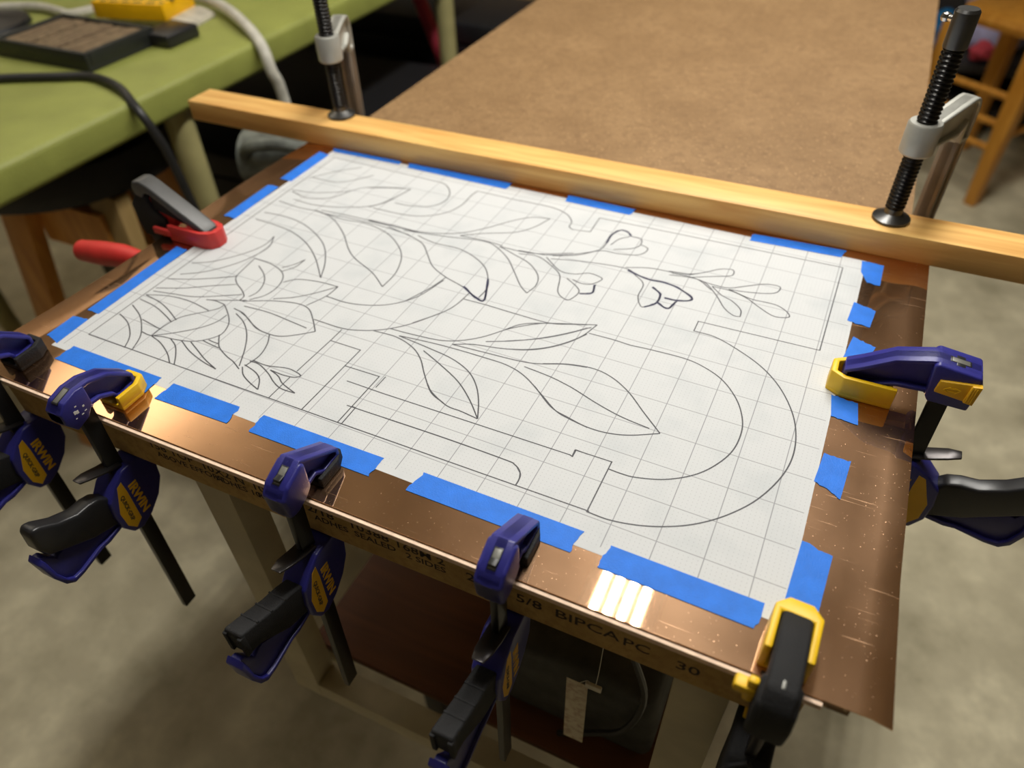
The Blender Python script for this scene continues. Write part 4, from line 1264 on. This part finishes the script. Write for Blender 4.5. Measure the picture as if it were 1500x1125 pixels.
b = B(); b.tube([(-60, 20.6, -.7), (-53, 22.6, -.7), (-49, 24.2, -.7), (-46.4, 24.0, -.7), (-45.4, 24, -.75), (-44.6, 25.6, -.7), (-44.3, 29, -.7), (-47, 34, -.7)], .28, 10)
single('white_cable', b, MAT['white_hose'], 'white cable on the green table at the upper left corner', 'cable', (-48, 23, -1))
t = thing('desk_stand', 'black stand with a chrome stem on the green table, at the top left', 'lamp', (-49.2, 20.6, -1))
b = B(); b.lathe([(2.6, 0), (2.7, .1), (2.6, .35), (1.2, .55), (.6, .9), (.5, 1.4)], (-49.2, 20.6, -1), 28); wpart('base', b, MAT['black'], t)
b = B(); b.tube([(-49.2, 20.6, .3), (-50.0, 21.3, 4), (-50.6, 21.8, 8), (-49, 20.5, 16)], .28, 12); wpart('stem', b, MAT['chrome'], t, 'chrome stem')
b = B(); b.lathe([(.6, 3.2), (.9, 3.0), (2.4, 0), (2.3, 0), (.8, 2.9), (.5, 3.1)], (-48.6, 20.2, 14.8), 24); wpart('shade', b, MAT['black'], t)

# stool under the green table
t = thing('wooden_stool', 'wooden stool with a round black seat pushed under the green table', 'stool', (-40.0, 17, FLOOR))
b = B(); b.lathe([(5.8, -6.4), (6.6, -6.1), (6.8, -5.2), (6.4, -4.2), (4.7, -3.6), (.2, -3.4)], (-40.0, 16.4, 0), 36); wpart('seat', b, MAT['black_vinyl'], t, 'black padded round seat')
for i_, (ax, ay, bx, by, mt) in enumerate(((-41.4, 13.2, -47.2, 12.2, 'stool_wood'), (-35.0, 14.4, -34.6, 12.6, 'stool_pale'), (-37.0, 20.0, -35.2, 22.0, 'stool_wood'), (-43.0, 20.0, -45.0, 22.0, 'stool_wood'))):
    b = B()
    w_ = 1.15
    b.loft([[(bx - w_, by - .5, FLOOR), (bx + w_, by - .5, FLOOR), (bx + w_, by + .5, FLOOR), (bx - w_, by + .5, FLOOR)], [(ax - w_, ay - .5, -6.3), (ax + w_, ay - .5, -6.3), (ax + w_, ay + .5, -6.3), (ax - w_, ay + .5, -6.3)]], .1)
    wpart('leg', b, MAT[mt], t)
b = B(); b.box(-41.0, -35.2, 13.5, 14.3, -10.2, -7.4, .05); wpart('rail', b, MAT['stool_wood'], t)
b = B(); b.box(-44.0, -34.4, 12.8, 13.5, -21, -19.6, .05); wpart('rail', b, MAT['stool_wood'], t)

# dark storage between the two tables
t = thing('storage_trunk', 'black storage trunk with steel latches under the green table', 'trunk', (-42, 35, FLOOR))
b = B(); b.box(-60, -22.2, 26.8, 47.8, FLOOR, -12.2, .3, 3); wpart('trunk_body', b, MAT['case'], t)
b = B(); b.box(-60.2, -22.0, 26.6, 48.0, -12.1, -10.2, .3, 3); wpart('lid', b, MAT['case'], t)
for ky in (30, 36.5, 43):
    b = B(); b.box(-22.15, -21.8, ky, ky + 1.2, -13.4, -11.2, .08); wpart('latch', b, MAT['swivel'], t, 'steel latch')
t = thing('storage_trunk', 'second black trunk, farther off beside the dark red pole', 'trunk', (-42, 56, FLOOR))
b = B(); b.box(-60, -20.6, 53.4, 62.0, FLOOR, -10.2, .3, 3); wpart('trunk_body', b, MAT['case'], t)
b = B(); b.box(-60.2, -20.4, 53.2, 62.2, -10.1, -8.2, .3, 3); wpart('lid', b, MAT['case'], t)
for ky in (54.5, 59):
    b = B(); b.box(-20.55, -20.2, ky, ky + 1.2, -11.4, -9.2, .08); wpart('latch', b, MAT['swivel'], t, 'steel latch')
t = thing('grey_machine', 'grey metal machine on a black pedestal beyond the left end of the batten', 'machine', (-27, 20, FLOOR))
b = B(); b.box(-29.0, -22.5, 16.0, 23.5, FLOOR, -7.2, .3, 3); wpart('pedestal', b, MAT['case'], t)
b = B(); b.tube([(-28.2, 18.9, -5.0), (-24.2, 20.0, -5.0)], 1.5, 20, smooth=False); wpart('motor', b, MAT['grey_metal'], t)
b = B(); b.lathe([(1.75, 0), (1.9, .1), (1.9, .8), (1.75, .9)], (0, 0, 0), 28, Matrix.Translation((-24.2, 20.0, -4.9)) @ Matrix.Rotation(.3, 4, 'Z') @ Matrix.Rotation(math.pi / 2, 4, 'Y')); wpart('wheel', b, MAT['grey_metal'], t)
b = B(); b.box(-27.4, -24.8, 18.4, 20.8, -7.2, -6.0, .1); wpart('foot', b, MAT['grey_metal'], t)
b = B(); b.tube([(-27.6, 18.0, -4.4), (-26.6, 17.6, -3.6), (-25.2, 18.0, -3.4), (-23.8, 18.8, -3.8)], .34, 10); wpart('guard', b, MAT['grey_metal'], t)

t = thing('leaning_pole', 'dark red pole leaning against the underside of the green table', 'pole', (-27.32, 51.6, FLOOR))
b = B(); b.tube([(-27.32, 51.6, FLOOR), (-37.43, 51.6, -4.1)], .62, 14, smooth=False); wpart('shaft', b, MAT['red_pole'], t)
b = B(); b.tube([(-37.43, 51.6, -4.1), (-37.74, 51.6, -3.4)], .66, 14, smooth=False); wpart('end_cap', b, MAT['dark_frame'], t, 'dark end cap')
t = thing('cardboard_box', 'plain tan cardboard box standing beyond the green table leg', 'box', (-33, 73, FLOOR))
b = B(); b.box(-41.5, -20, 66.5, 80, FLOOR, -4.0, .1); wpart('carton', b, MAT['cardboard'], t)
b = B(); b.box(-41.5, -20, 66.3, 73, -4.0, -3.85); b.box(-41.5, -20, 73.1, 80, -4.0, -3.85); wpart('flap', b, MAT['cardboard'], t)

# chair at the far right
t = thing('wooden_chair', 'honey brown wooden chair beside the far right side of the bench', 'chair', (15, 87, FLOOR))
LR = Vector((16.4, 80.3)); LL = Vector((8.6, 85.8))
ex_ = (LR - LL).normalized(); ey_ = Vector((-ex_.y, ex_.x))
LB = LL + ey_ * 12; RBk = LR + ey_ * 12
for q_ in (LR, LL, LB, RBk):
    b = B()
    b.loft([[(q_.x + ex_.x * u * s_ + ey_.x * v * s_, q_.y + ex_.y * u * s_ + ey_.y * v * s_, z_) for u, v in ((-1, -1), (1, -1), (1, 1), (-1, 1))] for z_, s_ in ((FLOOR, .62), (-20, .82), (-12.8, .85))], .12, 3)
    wpart('leg', b, MAT['chair_wood'], t)
def rung(a, c, z, r_=.38):
    b = B(); b.tube([(a.x, a.y, z), (c.x, c.y, z)], r_, 12, smooth=False); wpart('rung', b, MAT['chair_wood'], t)
for z_ in (-18.2, -21.0, -23.6):
    rung(LL, LR, z_)
for z_ in (-18.4, -22.2):
    rung(LR, RBk, z_)
b = B()
cc = (LR + LL + LB + RBk) / 4
def rr_sq(h, z_):
    out = []
    for k in range(24):
        a_ = 2 * math.pi * k / 24
        cx_, sy_ = math.cos(a_), math.sin(a_)
        f = h / (abs(cx_) ** 4 + abs(sy_) ** 4) ** .25
        out.append((cc.x + ex_.x * f * cx_ + ey_.x * f * sy_, cc.y + ex_.y * f * cx_ + ey_.y * f * sy_, z_))
    return out
b.loft([rr_sq(5.2, -12.9), rr_sq(5.8, -12.7), rr_sq(6.0, -12.1), rr_sq(5.8, -11.5), rr_sq(5.0, -11.3)]); wpart('seat', b, MAT['chair_wood'], t)
for q_ in (LB, RBk):
    b = B(); b.tube([(q_.x, q_.y, -12.1), (q_.x + ey_.x, q_.y + ey_.y, 2)], .6, 12, smooth=False); wpart('back_post', b, MAT['chair_wood'], t)
b = B(); b.tube([(LB.x + ey_.x * .8, LB.y + ey_.y * .8, -1), (RBk.x + ey_.x * .8, RBk.y + ey_.y * .8, -1)], .6, 12, smooth=False); wpart('back_rail', b, MAT['chair_wood'], t)

def blob(c, r_, mat, name, label, cat, seed, sq=(1, 1, .8)):
    t_ = bmesh.new()
    bmesh.ops.create_icosphere(t_, subdivisions=4, radius=1)
    rnd = random.Random(seed)
    ph = [rnd.uniform(0, 6) for _ in range(6)]
    for v in t_.verts:
        p = v.co.copy()
        k = 1 + .14 * math.sin(3 * p.x + ph[0]) * math.sin(4 * p.y + ph[1]) + .10 * math.sin(7 * p.z + ph[2] + 3 * p.x) + .05 * math.sin(11 * p.y + ph[3])
        v.co = Vector((c[0] + p.x * k * r_ * sq[0], c[1] + p.y * k * r_ * sq[1], c[2] + max(-.8, p.z * k) * r_ * sq[2]))
    b = B(); b.add(t_)
    zmin = min(v.co.z for v in b.bm.verts)
    single(name, b, mat, label, cat, (c[0], c[1], zmin))
t = thing('low_shelf', 'dark low shelf holding cloths behind the wooden chair', 'shelf', (16, 109, FLOOR))
b = B(); b.box(2, 36, 99.5, 118, -22.3, -21.3, .1); wpart('board', b, MAT['darkbin'], t)
b = B(); b.box(2, 36, 99.5, 118, -27.5, -26.6, .1); wpart('board', b, MAT['darkbin'], t)
for sx_ in (2, 35):
    b = B(); b.box(sx_, sx_ + 1, 99.5, 118, FLOOR, -21.3, .05); wpart('side_panel', b, MAT['darkbin'], t)
b = B(); b.box(2, 36, 117.5, 118.2, FLOOR, -2, .05); wpart('back_panel', b, MAT['darkbin'], t)
blob((15.6, 106.2, -17.6), 4.2, MAT['lilac'], 'folded_cloth', 'crumpled pale lilac cloth on the dark shelf behind the chair', 'cloth', 2, (1.2, .8, .95))
blob((13.9, 100.9, -20.0), 1.4, MAT['redcloth'], 'small_cloth', 'small red cloth in front of the lilac one', 'cloth', 4)
blob((8.2, 102.8, -18.9), 2.6, MAT['bluebag'], 'plastic_bag', 'bright blue bag on the dark shelf behind the chair', 'bag', 5, (.9, .8, 1))

b = B(); b.lathe([(1.1, 0), (1.25, .1), (1.25, 2.4), (1.0, 2.8), (1.0, 3.4), (1.1, 3.45), (1.1, 3.9), (.9, 3.95)], (2.6, 44.8, -.034), 28)
single('brown_jar', b, plain('brown_glass', lin(110, 52, 26), .3), 'brown jar at the far right of the bench top, at the upper picture edge', 'jar', (2.6, 44.8, -.034))
